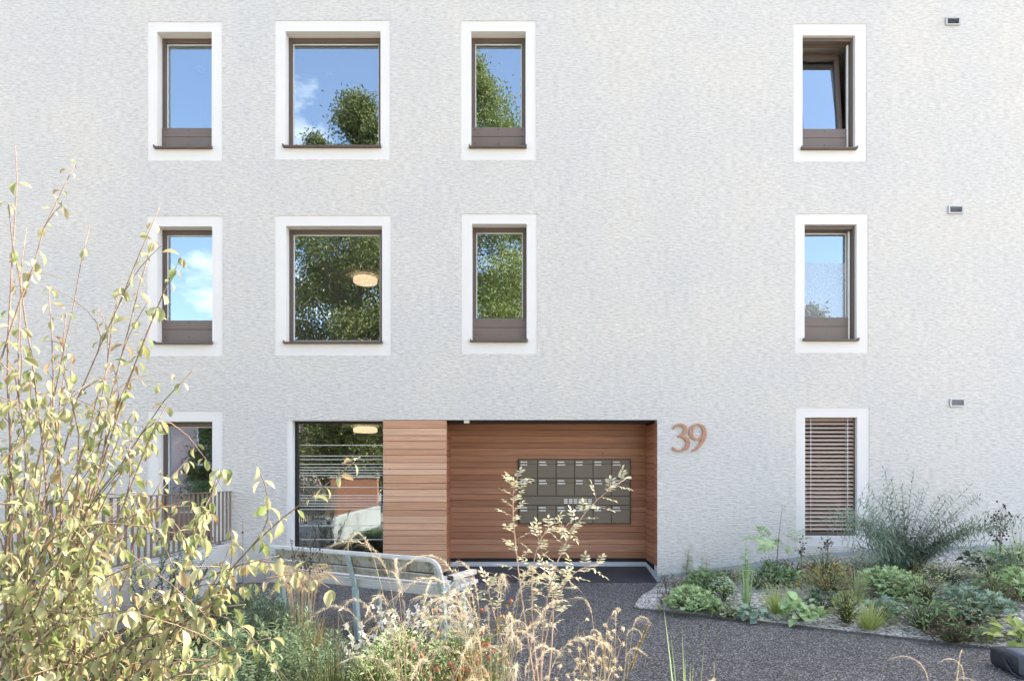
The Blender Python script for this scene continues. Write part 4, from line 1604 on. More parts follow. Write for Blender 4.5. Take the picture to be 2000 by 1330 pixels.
stalks('mugwort', 'shorter feathery stalk with brown tip next to the taller pair at the wall', 'plant', B(1376, 1140), [0.46, 0.38, 0.30], 0.05, 0.14, 0.019, 0.10, 0.03, L_OLIVE, 'pinnate', STEM_G, 16, 0.15, 0.55, group=GB, pairs=3)
mound('white_flowering_plant', 'clump covered in small white flower clusters in the gravel bed', 'plant', B(1412, 1175), 0.17, 0.27, 90, 0.045, 0.022, L_LIGHT, 'oval', 17, GB, flower=0.018, nf=70)
mound('fleeceflower', 'low small leaved green mat along the path edge of the gravel bed', 'plant', B(1408, 1198), 0.27, 0.13, 260, 0.042, 0.02, L_GREEN, 'oval', 18, GB)
stalks('nettle', 'nettle with paired pointed leaves standing tall before the wall', 'plant', B(1456, 1140), [0.50, 0.36, 0.30], 0.05, 0.08, 0.05, 0.13, 0.055, L_LIGHT, 'oval', STEM_G, 19, 0.25, 0.35, group=GB)
tuft('iris', 'upright green sword leaves in front of the nettle', 'plant', B(1459, 1186), 0.55, 22, 0.02, L_LIGHT, 0.10, 0.25, 20, 0.04, GB)
mound('spiderwort', 'loose green strappy clump behind the sword leaves', 'plant', B(1480, 1150), 0.20, 0.25, 80, 0.11, 0.018, L_GREEN, 'lance', 21, GB)
mound('variegated_groundcover', 'low clump with yellow variegated leaves at the path edge', 'plant', B(1425, 1205), 0.13, 0.09, 110, 0.055, 0.03, L_CREAM, 'oval', 22, GB)
mound('lady_mantle', 'small pale clump of rounded leaves next to the yellow green grass tuft', 'plant', B(1472, 1209), 0.17, 0.13, 60, 0.075, 0.075, L_BLUE, 'big', 23, GB)
tuft('yellow_sedge', 'yellow green grass tuft between the rounded leaves and the big leaved clump', 'grass tuft', B(1517, 1196), 0.32, 120, 0.011, L_YGREEN, 0.9, 1.2, 24, 0.06, GB)
mound('hosta', 'large pale broad leaved clump at the path edge of the gravel bed', 'plant', B(1568, 1212), 0.19, 0.22, 70, 0.125, 0.08, L_LIGHT, 'big', 25, GB)
sumac = stalks('sumac_seedling', 'slender sumac seedling with one bare tall stem against the wall', 'plant', B(1516, 1138), [1.0], 0.01, 0.0, 0.5, 0.2, 0.05, L_OLIVE, 'pinnate', STEM_D, 26, 0.97, 0.1, 0.007, GB, 1, dirs=[V((0.08, 0, 0))], arch=0.1)
mound('toothed_leaves', '', '', None, 0.20, 0.07, 16, 0.24, 0.10, L_LIGHT, 'pinnate', 27, stems=False, into=sumac, off=(0.04, 0, 0.5))
astil = mound('astilbe', 'dark green ferny clump with withered brown top under the sumac seedling', 'plant', B(1512, 1140), 0.27, 0.30, 260, 0.065, 0.05, L_GREEN, 'palm', 28, GB)
mound('withered_heads', '', '', None, 0.22, 0.13, 150, 0.035, 0.014, L_BRONZE, 'flake', 29, stems=False, into=astil, off=(0.03, 0, 0.22))
mound('variegated_hosta', 'cream edged leaf rosette in the open gravel below the white daisies', 'plant', B(1582, 1140), 0.19, 0.13, 60, 0.12, 0.03, L_CREAM, 'lance', 30, GB)
mound('aster', 'low cushion of pale lilac daisies at the grey plinth', 'plant', B(1558, 1118), 0.20, 0.12, 90, 0.035, 0.016, L_DARK, 'oval', 31, GB, flower=0.014, nf=90, fmat=L_LILAC)
mound('cranesbill', 'mid green clump beside the lilac daisies with broad leaves', 'plant', B(1535, 1140), 0.19, 0.16, 60, 0.10, 0.06, L_LIGHT, 'big', 32, GB)
seedheads('seedhead_stem', 'thin stem with dark button seed heads below the blind window', 'plant', B(1567, 1120), [0.42, 0.38], 0.06, 14, 0.09, 0.011, 33, STEM_G, group=GB)
seedheads('seedhead_stem', 'stem with dark button seed heads just in front of the sage shrub', 'plant', B(1618, 1108), [0.40, 0.33, 0.36], 0.16, 12, 0.10, 0.010, 34, STEM_D, group=GB)
mound('autumn_perennial', 'green clump with orange and yellow autumn leaves in the gravel bed', 'plant', B(1620, 1160), 0.31, 0.36, 330, 0.06, 0.022, L_AUTUMN, 'oval', 35, GB)
mound('green_perennial', 'bushy yellow green clump behind the orange tinted one', 'plant', B(1610, 1128), 0.30, 0.34, 320, 0.05, 0.018, L_OLIVE, 'oval', 36, GB)
mound('hellebore', 'dark blue green leathery clump next to the large pale broad leaves', 'plant', B(1606, 1192), 0.15, 0.22, 40, 0.10, 0.08, L_DARK, 'palm', 37, GB)
mound('feathery_perennial', 'fine feathery yellow green plant near the fallen leaf', 'plant', B(1652, 1216), 0.17, 0.34, 420, 0.045, 0.008, L_YGREEN, 'flake', 38, GB)
tuft('arching_sedge', 'grass clump with dark centre and long arching blades', 'grass tuft', B(1672, 1170), 0.42, 110, 0.009, L_OLIVE, 0.9, 1.6, 39, 0.06, GB)
tuft('yellow_sedge', 'yellow green grass tuft nearest the path in the middle of the bed', 'grass tuft', B(1697, 1228), 0.34, 120, 0.011, L_YGREEN, 0.9, 1.3, 40, 0.06, GB)
mound('columbine', 'pale blue green rounded leaf clump beside the path side grass tuft', 'plant', B(1728, 1208), 0.20, 0.20, 60, 0.07, 0.065, L_BLUE, 'palm', 41, GB)
mound('anemone', 'broad mid green lobed clump under the sage shrub', 'plant', B(1738, 1165), 0.39, 0.32, 360, 0.065, 0.058, L_LIGHT, 'palm', 42, GB)
mound('olive_perennial', 'olive green fine leaved mound in front of the orange spike', 'plant', B(1800, 1180), 0.33, 0.35, 420, 0.04, 0.016, L_OLIVE, 'flake', 43, GB)
mound('cranesbill', 'mid green leafy mound at the front of the bed beside open gravel', 'plant', B(1803, 1228), 0.30, 0.31, 300, 0.06, 0.024, L_GREEN, 'oval', 44, GB)
mound('bronze_groundcover', 'brown and green mound right beside the asphalt at the bed front', 'plant', B(1862, 1254), 0.24, 0.20, 240, 0.05, 0.02, L_BRONZE, 'oval', 45, GB)
mound('green_perennial', 'half green trailing clump beside the brown mound at the asphalt', 'plant', B(1890, 1252), 0.16, 0.15, 110, 0.05, 0.024, L_GREEN, 'oval', 46, GB)
mound('anemone', 'large green clump with a yellow leaf behind the brown mound', 'plant', B(1898, 1212), 0.31, 0.33, 300, 0.06, 0.052, L_BLUE, 'palm', 47, GB)
mound('olive_perennial', 'fine leaved olive mound with rusty tips beside the yellow leaf clump', 'plant', B(1880, 1222), 0.30, 0.24, 360, 0.035, 0.014, L_OLIVE, 'flake', 48, GB)
mound('coral_bells', 'purple brown airy mound near the bed edge of the picture', 'plant', B(1945, 1190), 0.22, 0.34, 300, 0.04, 0.018, L_BRONZE, 'flake', 49, GB)
mound('silver_groundcover', 'low grey blue mat between the green mounds', 'plant', B(1893, 1160), 0.28, 0.12, 170, 0.05, 0.024, L_BLUE, 'oval', 50, GB)
mound('anemone', 'tall lobed green clump behind the yellow green rosette', 'plant', B(1992, 1172), 0.28, 0.34, 200, 0.075, 0.065, L_LIGHT, 'palm', 51, GB)
mound('primrose', 'yellow green rosette of crinkled leaves near the black bag', 'plant', B(1990, 1256), 0.18, 0.15, 50, 0.15, 0.07, L_YGREEN, 'big', 52, GB)
mound('epimedium', 'heart shaped dark leaves under the dry seed stalks', 'plant', B(1935, 1130), 0.30, 0.33, 120, 0.09, 0.07, L_DARK, 'big', 53, GB)
mound('pale_perennial', 'pale green leafy clump at the wall beyond the heart shaped leaves', 'plant', B(1985, 1112), 0.34, 0.36, 170, 0.09, 0.045, L_LIGHT, 'oval', 54, GB)
mound('pale_perennial', 'fine yellow green clump in front of the heart shaped leaves', 'plant', B(1975, 1140), 0.25, 0.25, 220, 0.05, 0.016, L_YGREEN, 'flake', 55, GB)
seedheads('seedhead_stem', 'tall dry brown stem crowded with dark seed heads before the wall', 'plant', B(1950, 1118), [0.78, 0.70, 0.74, 0.66], 0.10, 22, 0.14, 0.012, 56, STEM_D, group=GB)
tuft('dry_grass_stems', 'thin dry grass stems at the far end of the bed', 'grass tuft', B(1992, 1105), 0.75, 20, 0.006, L_OLIVE, 0.45, 0.5, 57, 0.05, GB)
stalks('goldenrod', 'dry orange brown spike below the sage shrub', 'plant', B(1788, 1140), [0.34, 0.26], 0.03, 0.05, 0.012, 0.03, 0.014, L_AUTUMN, 'flake', STEM_D, 58, 0.2, 0.3, group=GB, pairs=3)
tuft('small_sedge', 'tiny yellow green grass tuft alone on the gravel at the bed tip', 'grass tuft', B(1288, 1193), 0.10, 22, 0.006, L_YGREEN, 0.6, 0.7, 59, 0.02, GB)
tuft('dry_stalk', 'single thin dry stalk standing in front of the plinth', 'plant', B(1411, 1120), 0.28, 2, 0.007, L_STRAW, 0.05, 0.1, 60, 0.01, GB)
mound('dark_groundcover', 'dark leaved low cover along the foot of the house wall', 'plant', B(1412, 1132), 0.26, 0.12, 190, 0.05, 0.02, L_DARK, 'oval', 61, GB)
mound('fern', 'blue green ferny clump at the foot of the sage shrub', 'plant', B(1700, 1125), 0.34, 0.22, 160, 0.12, 0.02, L_WILLOW, 'lance', 62, GB)
mound('dark_perennial', 'dark shaded leafy clump right under the sage shrub', 'plant', B(1760, 1128), 0.40, 0.22, 260, 0.05, 0.022, L_DARK, 'oval', 63, GB)
mound('green_perennial', 'yellowish mid green clump between orange spike and heart leaves', 'plant', B(1850, 1140), 0.34, 0.25, 260, 0.06, 0.022, L_OLIVE, 'oval', 64, GB)
mound('cranesbill', 'round leaved green clump filling the gap behind the purple brown mound', 'plant', B(1940, 1158), 0.2, 0.16, 60, 0.08, 0.05, L_GREEN, 'big', 65, GB)
lf = MB(); lf.leaf(V((0, 0, 0.012)), V((1, 0.2, 0.08)), UP, 0.11, 0.045, 0.5, 0.5, 5)
fo = thing('fallen_leaf', 'curled brown fallen leaf lying on the gravel', 'leaf', B(1640, 1224)); lf.build('blade', leafmat('dry_brown_leaf', [(0.3, 0.18, 0.12), (0.36, 0.22, 0.15)], 0.1), fo)

rng = random.Random(66)
mb = MB()
for k in range(15000):
    x = 2.3 + rng.random() ** 0.9 * 5.4
    ey = edgey(x)
    t_ = rng.uniform(0.30, 0.97)
    if math.sin(x * 5.3 + t_ * 4) + math.sin(x * 2.9 - t_ * 9 + 1) < -0.1 - 0.5 * (t_ - 0.3):
        continue
    y = ey * (1 - t_)
    z = bedz(x, y) + 0.13 * rng.random() ** 1.4
    mb.flake(V((x, y, z)), (rdir(rng) + UP * 0.5).normalized(), (UP + rdir(rng) * .5).normalized(), rng.uniform(0.025, 0.06), rng.uniform(0.01, 0.022))
o = mb.build('low_perennials', L_OLIVE)
tag(o, 'low mixed green ground cover between the clumps of the gravel bed', 'ground cover', kind='stuff')
# the sage coloured narrow-leaved shrub
rng = random.Random(71)
base = B(1772, 1120)
hs, dr = [], []
for k in range(42):
    a = R(-89 + 178 * (k + rng.uniform(-.4, .4)) / 41)
    hs.append(rng.uniform(0.95, 1.30) * (1.08 if a < 0 else 0.98))
    dr.append(V((math.sin(a) * rng.uniform(0.85, 1.0), rng.uniform(-0.35, 0.0), 0)))
for k in range(36):
    hs.append(rng.uniform(0.45, 1.0))
    a = rng.uniform(-1.5, 1.5)
    dr.append(V((math.sin(a), rng.uniform(-0.5, 0.0), 0)))
stalks('sage_shrub', 'wide airy shrub with narrow grey green leaves in front of the blind window', 'shrub', base, hs, 0.12, 0.6, 0.024, 0.15, 0.019, L_WILLOW, 'lance', STEM_G, 72, 0.16, 0.4, 0.004, GB, 2, 0.35, 0.0, dr, 0.3)

# ------------------------------------------------------------------ front bed
GF = 'plants in the front bed'


def F(px, d, z=0.06):
    return V(((px - VX) / FPX * d, CAMY + d, z))


# dogwood shrub
rng = random.Random(101)
root = V((-1.95, -6.15, 0.05))
dog = thing('dogwood_shrub', 'tall leggy dogwood shrub with drooping yellowing leaves', 'shrub', root)
st, lf = MB(), MB()


def dog_leaves(pts, start, gap, ln, dense=1.0):
    n = len(pts) - 1
    L_ = sum((pts[k + 1] - pts[k]).length for k in range(n))
    m = max(1, int(L_ * (1 - start) / gap))
    ph = rng.uniform(0, 3.14)
    for k in range(m + 1):
        if rng.random() > dense:
            continue
        u = start + (1 - start) * k / m
        f = u * n
        j = min(n - 1, int(f))
        p = pts[j].lerp(pts[j + 1], f - j)
        d = (pts[j + 1] - pts[j]).normalized()
        e1, e2 = perp(d)
        cl_ = 2 if k < m else 3
        for q in range(cl_):
            if rng.random() < 0.10:
                continue
            b = ph + (k % 2) * 1.57 + q * 6.283 / cl_ + rng.uniform(-.5, .5)
            o = e1 * math.cos(b) + e2 * math.sin(b)
            ld = (o * 0.8 + d * 0.15 - UP * rng.uniform(0.35, 1.6) + rdir(rng) * 0.3).normalized()
            nn = (o * 0.8 + UP * 0.5 + rdir(rng) * 0.5).normalized()
            s = rng.choice((0.55, 0.8, 1.0, 1.0, 1.2, 1.45)) * rng.uniform(0.9, 1.1)
            pp = p + ld * 0.008
            lf.leaf(pp, ld, nn, ln * s, ln * s * rng.uniform(0.38, 0.52), rng.uniform(0.3, 1.5), rng.uniform(0.25, 1.0), 4)


TIPS = [(30, 285, 2.6, .12), (16, 395, 2.5, .3), (148, 318, 2.6, .5), (312, 404, 2.5, .12), (176, 437, 2.75, .1), (355, 500, 2.3, .5), (300, 470, 2.6, .55), (52, 445, 2.7, .2),
        (378, 722, 2.2, .55), (300, 622, 2.4, .7), (325, 790, 2.2, .8), (262, 800, 2.5, .8), (428, 915, 1.95, .9), (692, 902, 1.9, 1.0),
        (575, 1120, 1.9, 1.0), (528, 1245, 1.8, 1.0), (545, 1085, 1.95, 1.0), (480, 1180, 1.85, .74), (440, 1290, 1.8, .74), (350, 1270, 1.8, .74), (235, 560, 2.5, .5), (95, 560, 2.4, .8), (-40, 480, 2.4, .9), (40, 640, 2.2, .9), (140, 690, 2.3, .9),
        (210, 720, 2.2, .8), (-30, 700, 2.0, .9), (90, 800, 2.1, .74), (250, 905, 2.2, .74), (180, 880, 2.0, .74), (300, 1100, 1.95, .74),
        (60, 930, 1.9, .74), (-60, 850, 1.9, .9), (430, 1140, 2.0, .75), (380, 1215, 1.9, .9), (200, 1040, 1.9, .74), (120, 1100, 1.8, .74), (20, 1080, 1.8, .74), (250, 1190, 1.85, .9),
        (130, 610, 2.6, .7), (60, 720, 2.5, .9), (20, 860, 2.4, .74), (320, 930, 2.4, .9), (160, 960, 2.4, .74), (90, 1000, 2.5, .74),
        (280, 1000, 2.3, .9), (220, 1120, 2.1, .9), (330, 1180, 1.95, .85), (30, 980, 2.1, .74), (150, 1180, 2.0, .9), (60, 1200, 1.9, .9)]
for i, (px, py, d, den) in enumerate(TIPS):
    tip = at(px, py, d) - root
    b = V((rng.uniform(-0.35, 0.3), rng.uniform(-0.22, 0.25), 0))
    if px > 380:
        b = b + V((0.25, -0.2, 0))
    hz = tip.z
    side = V((tip.x - b.x, tip.y - b.y, 0))
    ctrl = b + UP * hz * rng.uniform(0.42, 0.62) + side * rng.uniform(0.12, 0.32)
    if tip.z < 1.4:
        ctrl = b + UP * hz * rng.uniform(0.75, 0.95) + side * rng.uniform(0.15, 0.5)
    pts = bez(b, ctrl, tip, 14)
    for k in range(1, 14):
        pts[k] = pts[k] + rdir(rng) * 0.010
    st.tube(pts, [0.0072 - 0.0056 * k / 14 for k in range(15)], 6, True)
    dog_leaves(pts, 0.40 if py > 550 else 0.48, 0.058, 0.046, den)
    # side twigs
    for k in range(rng.randint(3, 6)):
        j = rng.randint(4, 12)
        dd = (pts[j + 1] - pts[j]).normalized()
        o = (rdir(rng) * 1.3 + UP * 0.1)
        tl = rng.uniform(0.12, 0.5) * (1.0 if py > 500 else 0.7)
        e = pts[j] + (dd * 0.8 + o * 0.75).normalized() * tl
        c = pts[j] + dd * tl * 0.5
        tp_ = bez(pts[j], c, e, 5)
        st.tube(tp_, [0.003, 0.0027, 0.0024, 0.002, 0.0016, 0.001], 4, False)
        dog_leaves(tp_, 0.15, 0.052, 0.043, min(1, den + 0.12))
st.build('stems', STEM_B, dog)
lf.build('foliage', L_DOG, dog)

# pale leaved rose with three long canes
rb = F(1052, 3.15)
rose = thing('rose_bush', 'rose bush with three long arching canes of pale leaves in front of the mailboxes', 'shrub', rb)
rng = random.Random(111)
st, lf = MB(), MB()
CANE = [((1012, 1210), (1010, 935), (1008, 1075), 3.3), ((1050, 1330), (1222, 935), (1078, 1130), 3.1), ((1000, 1290), (1108, 1032), (1040, 1120), 3.2), ((1075, 1290), (1045, 1130), (1080, 1180), 3.3), ((1060, 1290), (1165, 1105), (1080, 1190), 3.2), ((985, 1300), (960, 1150), (965, 1200), 3.3)]
for (bp, tp_, cp, d) in CANE:
    b = V((rng.uniform(-.06, .06), rng.uniform(-.06, .06), 0))
    tip = at(tp_[0], tp_[1], d) - rb
    mid = at(cp[0], cp[1], d) - rb
    c = mid * 2 - (b + tip) * 0.5
    pts = bez(b, c, tip, 14)
    st.tube(pts, [0.0068 - 0.0053 * k / 14 for k in range(15)], 6)
    n = 14
    Ln = sum((pts[k + 1] - pts[k]).length for k in range(n))
    m = int(Ln * 0.62 / 0.040)
    for k in range(m + 1):
        u = 0.38 + 0.62 * k / m
        f = u * n
        j = min(n - 1, int(f))
        p = pts[j].lerp(pts[j + 1], f - j)
        dd = (pts[j + 1] - pts[j]).normalized()
        e1, e2 = perp(dd)
        a = k * 2.4 + rng.uniform(-.4, .4)
        o = e1 * math.cos(a) + e2 * math.sin(a)
        ld = (o + dd * 0.55 + rdir(rng) * 0.25).normalized()
        rl_ = rng.uniform(0.075, 0.13) * (1.15 - 0.4 * u)
        # compound leaf
        u_ = ld.cross(UP)
        if u_.length < 1e-3:
            continue
        u_.normalize()
        nn = u_.cross(ld).normalized()
        st.tube([p, p + ld * rl_], [0.0012, 0.0008], 3, False)
        for z in (0.35, 0.62, 0.88):
            for s in (-1, 1):
                q = p + ld * rl_ * z
                lf.leaf(q, (ld * 0.6 + u_ * s + rdir(rng) * 0.25).normalized(), (nn + rdir(rng) * 0.4).normalized(), 0.037 * rng.uniform(.7, 1.2), 0.0155, 0.4, 0.3, 3)
        lf.leaf(p + ld * rl_, ld, nn, 0.039, 0.017, 0.4, 0.3, 3)
st.build('canes', STEM_R, rose)
lf.build('foliage', L_ROSE, rose)

# feathery grasses
plume_grass('feather_grass', 'tallest straw coloured feather grass in front of the bench', F(800, 2.95), [0.90, 0.95, 0.80, 1.08, 0.72, 0.85, 0.68, 0.76, 0.62, 0.82, 0.6, 0.7, 0.65, 0.56, 0.55, 0.6, 0.52], 0.36, 0.026, 121, 70, 0.6, 120, spread=0.30, dirs=[(-0.06, .02), (-0.10, 0), (0.14, 0), (-0.17, 0.03), (-0.2, 0)])
plume_grass('feather_grass', 'dense pale feather grass beside the rose canes', F(965, 2.85), [0.98, 0.92, 0.9, 0.94, 0.85, 0.8, 0.88, 0.76, 0.82, 0.7, 0.78, 0.84, 0.74, 0.68, 0.72, 0.8, 0.86, 0.66, 0.7, 0.75, 0.6, 0.64, 0.58, 0.7, 0.62, 0.66, 0.56], 0.34, 0.027, 122, 80, 0.62, 130, spread=0.22)
plume_grass('feather_grass', 'low overhanging feather grass at the lower edge between the hips and the rose', F(1000, 2.5), [0.72, 0.66, 0.6, 0.64, 0.58, 0.62, 0.55], 0.30, 0.026, 123, 60, 0.5, 130, spread=0.26)
plume_grass('feather_grass', 'low straw coloured grass in front of the rose hips', F(850, 2.55), [0.68, 0.62, 0.56, 0.58, 0.54, 0.6], 0.32, 0.025, 124, 60, 0.5, 110, spread=0.3)
plume_grass('feather_grass', 'single pale grass tufts leaning over the path near the bag', F(1850, 2.15), [0.74, 0.70, 0.74, 0.70], 0.15, 0.0085, 125, 14, 0.45, 170, spread=0.18, dirs=[(-0.09, .0), (0.06, .02), (0.07, -.01), (0.02, 0.0), (0.10, 0)])
plume_grass('feather_grass', 'few upright pale seed spikes beside the fluffy seed heads', F(1195, 2.9), [0.82, 0.78, 0.74, 0.66, 0.7, 0.62, 0.6], 0.16, 0.016, 126, 24, 0.45, 120, spread=0.14)
plume_grass('fountain_grass', 'pale brown thatched grass mop in front of the far bench end', F(592, 4.3), [0.60 + 0.013 * (k % 9) for k in range(34)], 0.25, 0.028, 131, 120, 0.5, 130, L_STRAW, 0.12)
tuft('green_grass_stems', 'green and rusty grass stems under the brown thatch', 'ornamental grass', F(603, 4.1), 0.55, 60, 0.008, L_AUTUMN, 0.22, 0.5, 132, 0.08, GF)
tuft('rush_tuft', 'dark green rush tuft at the lower edge below the bench leg', 'grass tuft', F(650, 3.3), 0.62, 260, 0.006, L_RUSH, 0.42, 0.9, 133, 0.09, GF)
tuft('reed_grass', 'fresh green blades rising over the asphalt', 'grass tuft', F(1343, 3.1), 0.72, 9, 0.012, L_LIGHT, 0.14, 0.35, 134, 0.05, GF)
tuft('dry_grass', 'thin dry blades in front of the bench middle leg', 'grass tuft', F(652, 4.0), 0.55, 14, 0.005, L_STRAW, 0.25, 0.9, 135, 0.04, GF)
tuft('dry_grass', 'matted dry grass at the concrete parapet behind the dogwood', 'grass tuft', F(478, 5.0), 0.42, 150, 0.006, L_STRAW, 0.8, 1.6, 136, 0.2, GF)

# blue green spurge
SP = [(430, 4.7, 'blue green spurge clump nearest the concrete parapet', 0.58), (505, 4.3, 'blue green spurge clump behind the long dogwood branch', 0.52), (565, 4.1, 'blue green spurge clump beside the brown thatched grass', 0.50),
      (470, 3.7, 'blue green spurge clump at the tips of the dogwood', 0.50), (560, 3.5, 'blue green spurge clump beside the dark rush tuft', 0.50), (395, 3.3, 'blue green spurge clump half hidden by dogwood leaves', 0.50), (500, 3.15, 'blue green spurge clump at the lower edge under the dogwood', 0.48), (610, 3.75, 'blue green spurge clump between the rush tuft and the thatched grass', 0.42)]
for i, (px, d, lab, h) in enumerate(SP):
    rng = random.Random(140 + i)
    hs = [h * rng.uniform(0.7, 1.15) for k in range(26)]
    stalks('spurge', lab, 'plant', F(px, d), hs, 0.22, 0.28, 0.017, 0.05, 0.013, L_SPURGE, 'oval', STEM_G, 140 + i, 0.35, 0.05, 0.004, 'blue green spurge clumps in the front bed', 3, 0.5)

# gaura, white star flowers
def gaura(lab, loc, n, h, seed):
    rng = random.Random(seed)
    t = thing('white_gaura', lab, 'flowering plant', loc, 0, 'white flowering plants in the front bed')
    st, lf, fl = MB(), MB(), MB()
    for k in range(n):
        ld = V((rng.uniform(-.5, .5), rng.uniform(-.3, .3), 0))
        hh = h * rng.uniform(0.6, 1.1)
        pts = bez((0, 0, 0), UP * hh * 0.5 + ld * hh * 0.2, ld * hh + UP * hh, 8)
        st.tube(pts, 0.0018, 4, False)
        for j in range(26):
            f = rng.uniform(0.5, 6)
            i_ = int(f)
            p = pts[i_].lerp(pts[i_ + 1], f - i_)
            d = (rdir(rng) + UP * 0.3).normalized()
            lf.flake(p, d, UP, 0.04, 0.008)
        for j in range(rng.randint(3, 4)):
            f = rng.uniform(4.5, 7.99)
            i_ = int(f)
            p = pts[i_].lerp(pts[i_ + 1], f - i_) + rdir(rng) * 0.02
            nn = (rdir(rng) + V((0, -0.8, 0.2))).normalized()
            e1, e2 = perp(nn)
            fl = MB()
            for q in range(4):
                a = q * 1.57 + j
                fl.flake(p, (e1 * math.cos(a) + e2 * math.sin(a) + nn * 0.2).normalized(), nn, 0.027, 0.017)
            fl.build('flower', L_FLOWER, t)
    st.build('stems', STEM_G, t); lf.build('foliage', L_GREEN, t)


gaura('white starry flowers among thin stems behind the tallest feather grass', F(790, 4.2), 26, 0.62, 151)
gaura('white starry flowers in front of the bench end leg', F(880, 4.3), 22, 0.60, 152)
gaura('white starry flowers at the foot of the bench middle leg', F(715, 4.0), 20, 0.52, 153)
mound('bushy_aster', 'green fine leaved bush under the white starry flowers', 'plant', F(795, 3.8), 0.36, 0.5, 1300, 0.035, 0.008, L_LIGHT, 'flake', 154, GF)
mound('bushy_aster', 'green fine leaved bush behind the hip covered rose', 'plant', F(900, 3.9), 0.34, 0.46, 1100, 0.035, 0.009, L_GREEN, 'flake', 155, GF)
mound('bushy_aster', 'low green bush beside the dark rush tuft', 'plant', F(730, 3.4), 0.3, 0.5, 1000, 0.035, 0.009, L_GREEN, 'flake', 156, GF)

# rose with hips
hb = F(905, 3.1)
t = thing('hip_rose', 'low rose bush with red hips among the straw grasses', 'shrub', hb)
rng = random.Random(161)
st, lf, hp = MB(), MB(), MB()
for k in range(30):
    ld = V((rng.uniform(-.55, .55), rng.uniform(-.3, .3), 0))
    h = rng.uniform(0.45, 0.86)
    pts = bez((rng.uniform(-.1, .1), rng.uniform(-.1, .1), 0), UP * h * 0.7 + ld * h * 0.25, ld * h + UP * h * 0.92, 8)
    st.tube(pts, [0.003 - 0.00025 * j for j in range(9)], 4, False)
    for j in range(26):
        f = rng.uniform(2, 7.99)
        i_ = int(f)
        p = pts[i_].lerp(pts[i_ + 1], f - i_)
        lf.leaf(p, (rdir(rng) + UP * 0.2).normalized(), (UP + rdir(rng) * .5).normalized(), rng.uniform(0.02, 0.034), 0.015, 0.3, 0.2, 3)
    for j in range(rng.randint(0, 2)):
        i_ = rng.randint(5, 8)
        p = pts[i_] + rdir(rng) * 0.03
        st.tube([pts[i_], p], 0.001, 3, False)
        hp = MB(); hp.ball(p, rng.uniform(0.009, 0.014), 1.15, 8, 6); hp.build('hip', L_HIP, t)
st.build('canes', STEM_B, t)
lf.build('foliage', L_AUTUMN, t)

seedheads('fluffy_seedheads', 'pale fluffy round seed heads on thin stems over the asphalt', 'plant', F(1160, 2.95), [0.68, 0.72, 0.64, 0.6, 0.76, 0.58, 0.66, 0.62, 0.7], 0.16, 6, 0.12, 0.014, 171, STEM_S, L_FLUFF, 0.08, GF, True, 0.0022)
seedheads('fluffy_seedheads', 'low pale fluffy seed heads at the lower edge beside the feather grass', 'plant', F(1115, 2.6), [0.56, 0.5, 0.6, 0.54, 0.58, 0.52], 0.2, 7, 0.1, 0.013, 172, STEM_S, L_FLUFF, 0.08, GF, True, 0.002)
seedheads('fluffy_seedheads', 'single pale cone shaped seed head at the lower edge over the asphalt', 'plant', F(1395, 2.6), [0.66], 0.02, 3, 0.03, 0.018, 173, STEM_S, L_FLUFF, 0.01, GF, True, 0.002)
seedheads('dry_perennial', 'dark dry stems with tiny round heads in front of the striped glazing', 'plant', F(600, 4.9), [0.98, 1.05, 0.92, 0.85, 0.9, 1.0, 0.88], 0.14, 13, 0.16, 0.0085, 174, STEM_D, None, 0.12, GF)
seedheads('dry_perennial', 'single thin dark stem with one small head at the end of the parapet', 'plant', F(474, 6.9, 0.0), [1.05], 0.01, 1, 0.02, 0.016, 175, STEM_D, None, 0.01, GF)
stalks('mullein', 'single thick brown green seed spike leaning over the asphalt', 'plant', F(1178, 2.8), [0.8], 0.01, 0.0, 0.006, 0.014, 0.011, L_MULL, 'flake', STEM_G, 176, 0.72, 0.1, 0.005, GF, 5, 0.6, 0, [V((0.26, 0, 0))], 0.2)
stalks('dark_shrub', 'dark narrow leaved shrub against the concrete parapet under the railing', 'shrub', F(325, 6.0, 0.0), [0.95, 0.85, 0.9, 0.75, 0.8, 0.7, 0.88, 0.65, 0.78, 0.6, 0.7, 0.82, 0.9, 0.68], 0.22, 0.34, 0.024, 0.10, 0.02, L_DARK, 'lance', STEM_B, 177, 0.1, 0.2, 0.005, GF, 3, 0.6)
stalks('climbing_stem', 'dark leafy stem leaning on the end of the concrete parapet', 'plant', F(515, 6.8, 0.0), [0.62, 0.5], 0.05, 0.12, 0.05, 0.06, 0.025, L_DARK, 'oval', STEM_D, 178, 0.1, 0.2, 0.004, GF, 2, 0.4)
mound('grey_perennial', 'grey green bushy clump between the parapet and the bench', 'plant', F(440, 5.6), 0.46, 0.44, 1000, 0.045, 0.012, L_WILLOW, 'flake', 179, GF)
mound('grey_perennial', 'grey green bushy clump under the far bench end', 'plant', F(540, 5.0), 0.36, 0.46, 900, 0.045, 0.012, L_BLUE, 'flake', 180, GF)
mound('grey_perennial', 'silvery bushy clump beside the brown thatched mop', 'plant', F(500, 5.3), 0.36, 0.50, 900, 0.045, 0.012, L_WILLOW, 'flake', 182, GF)
mound('grey_perennial', 'grey green bushy clump at the dark shrub foot', 'plant', F(360, 5.2), 0.36, 0.32, 600, 0.05, 0.013, L_GREEN, 'flake', 181, GF)

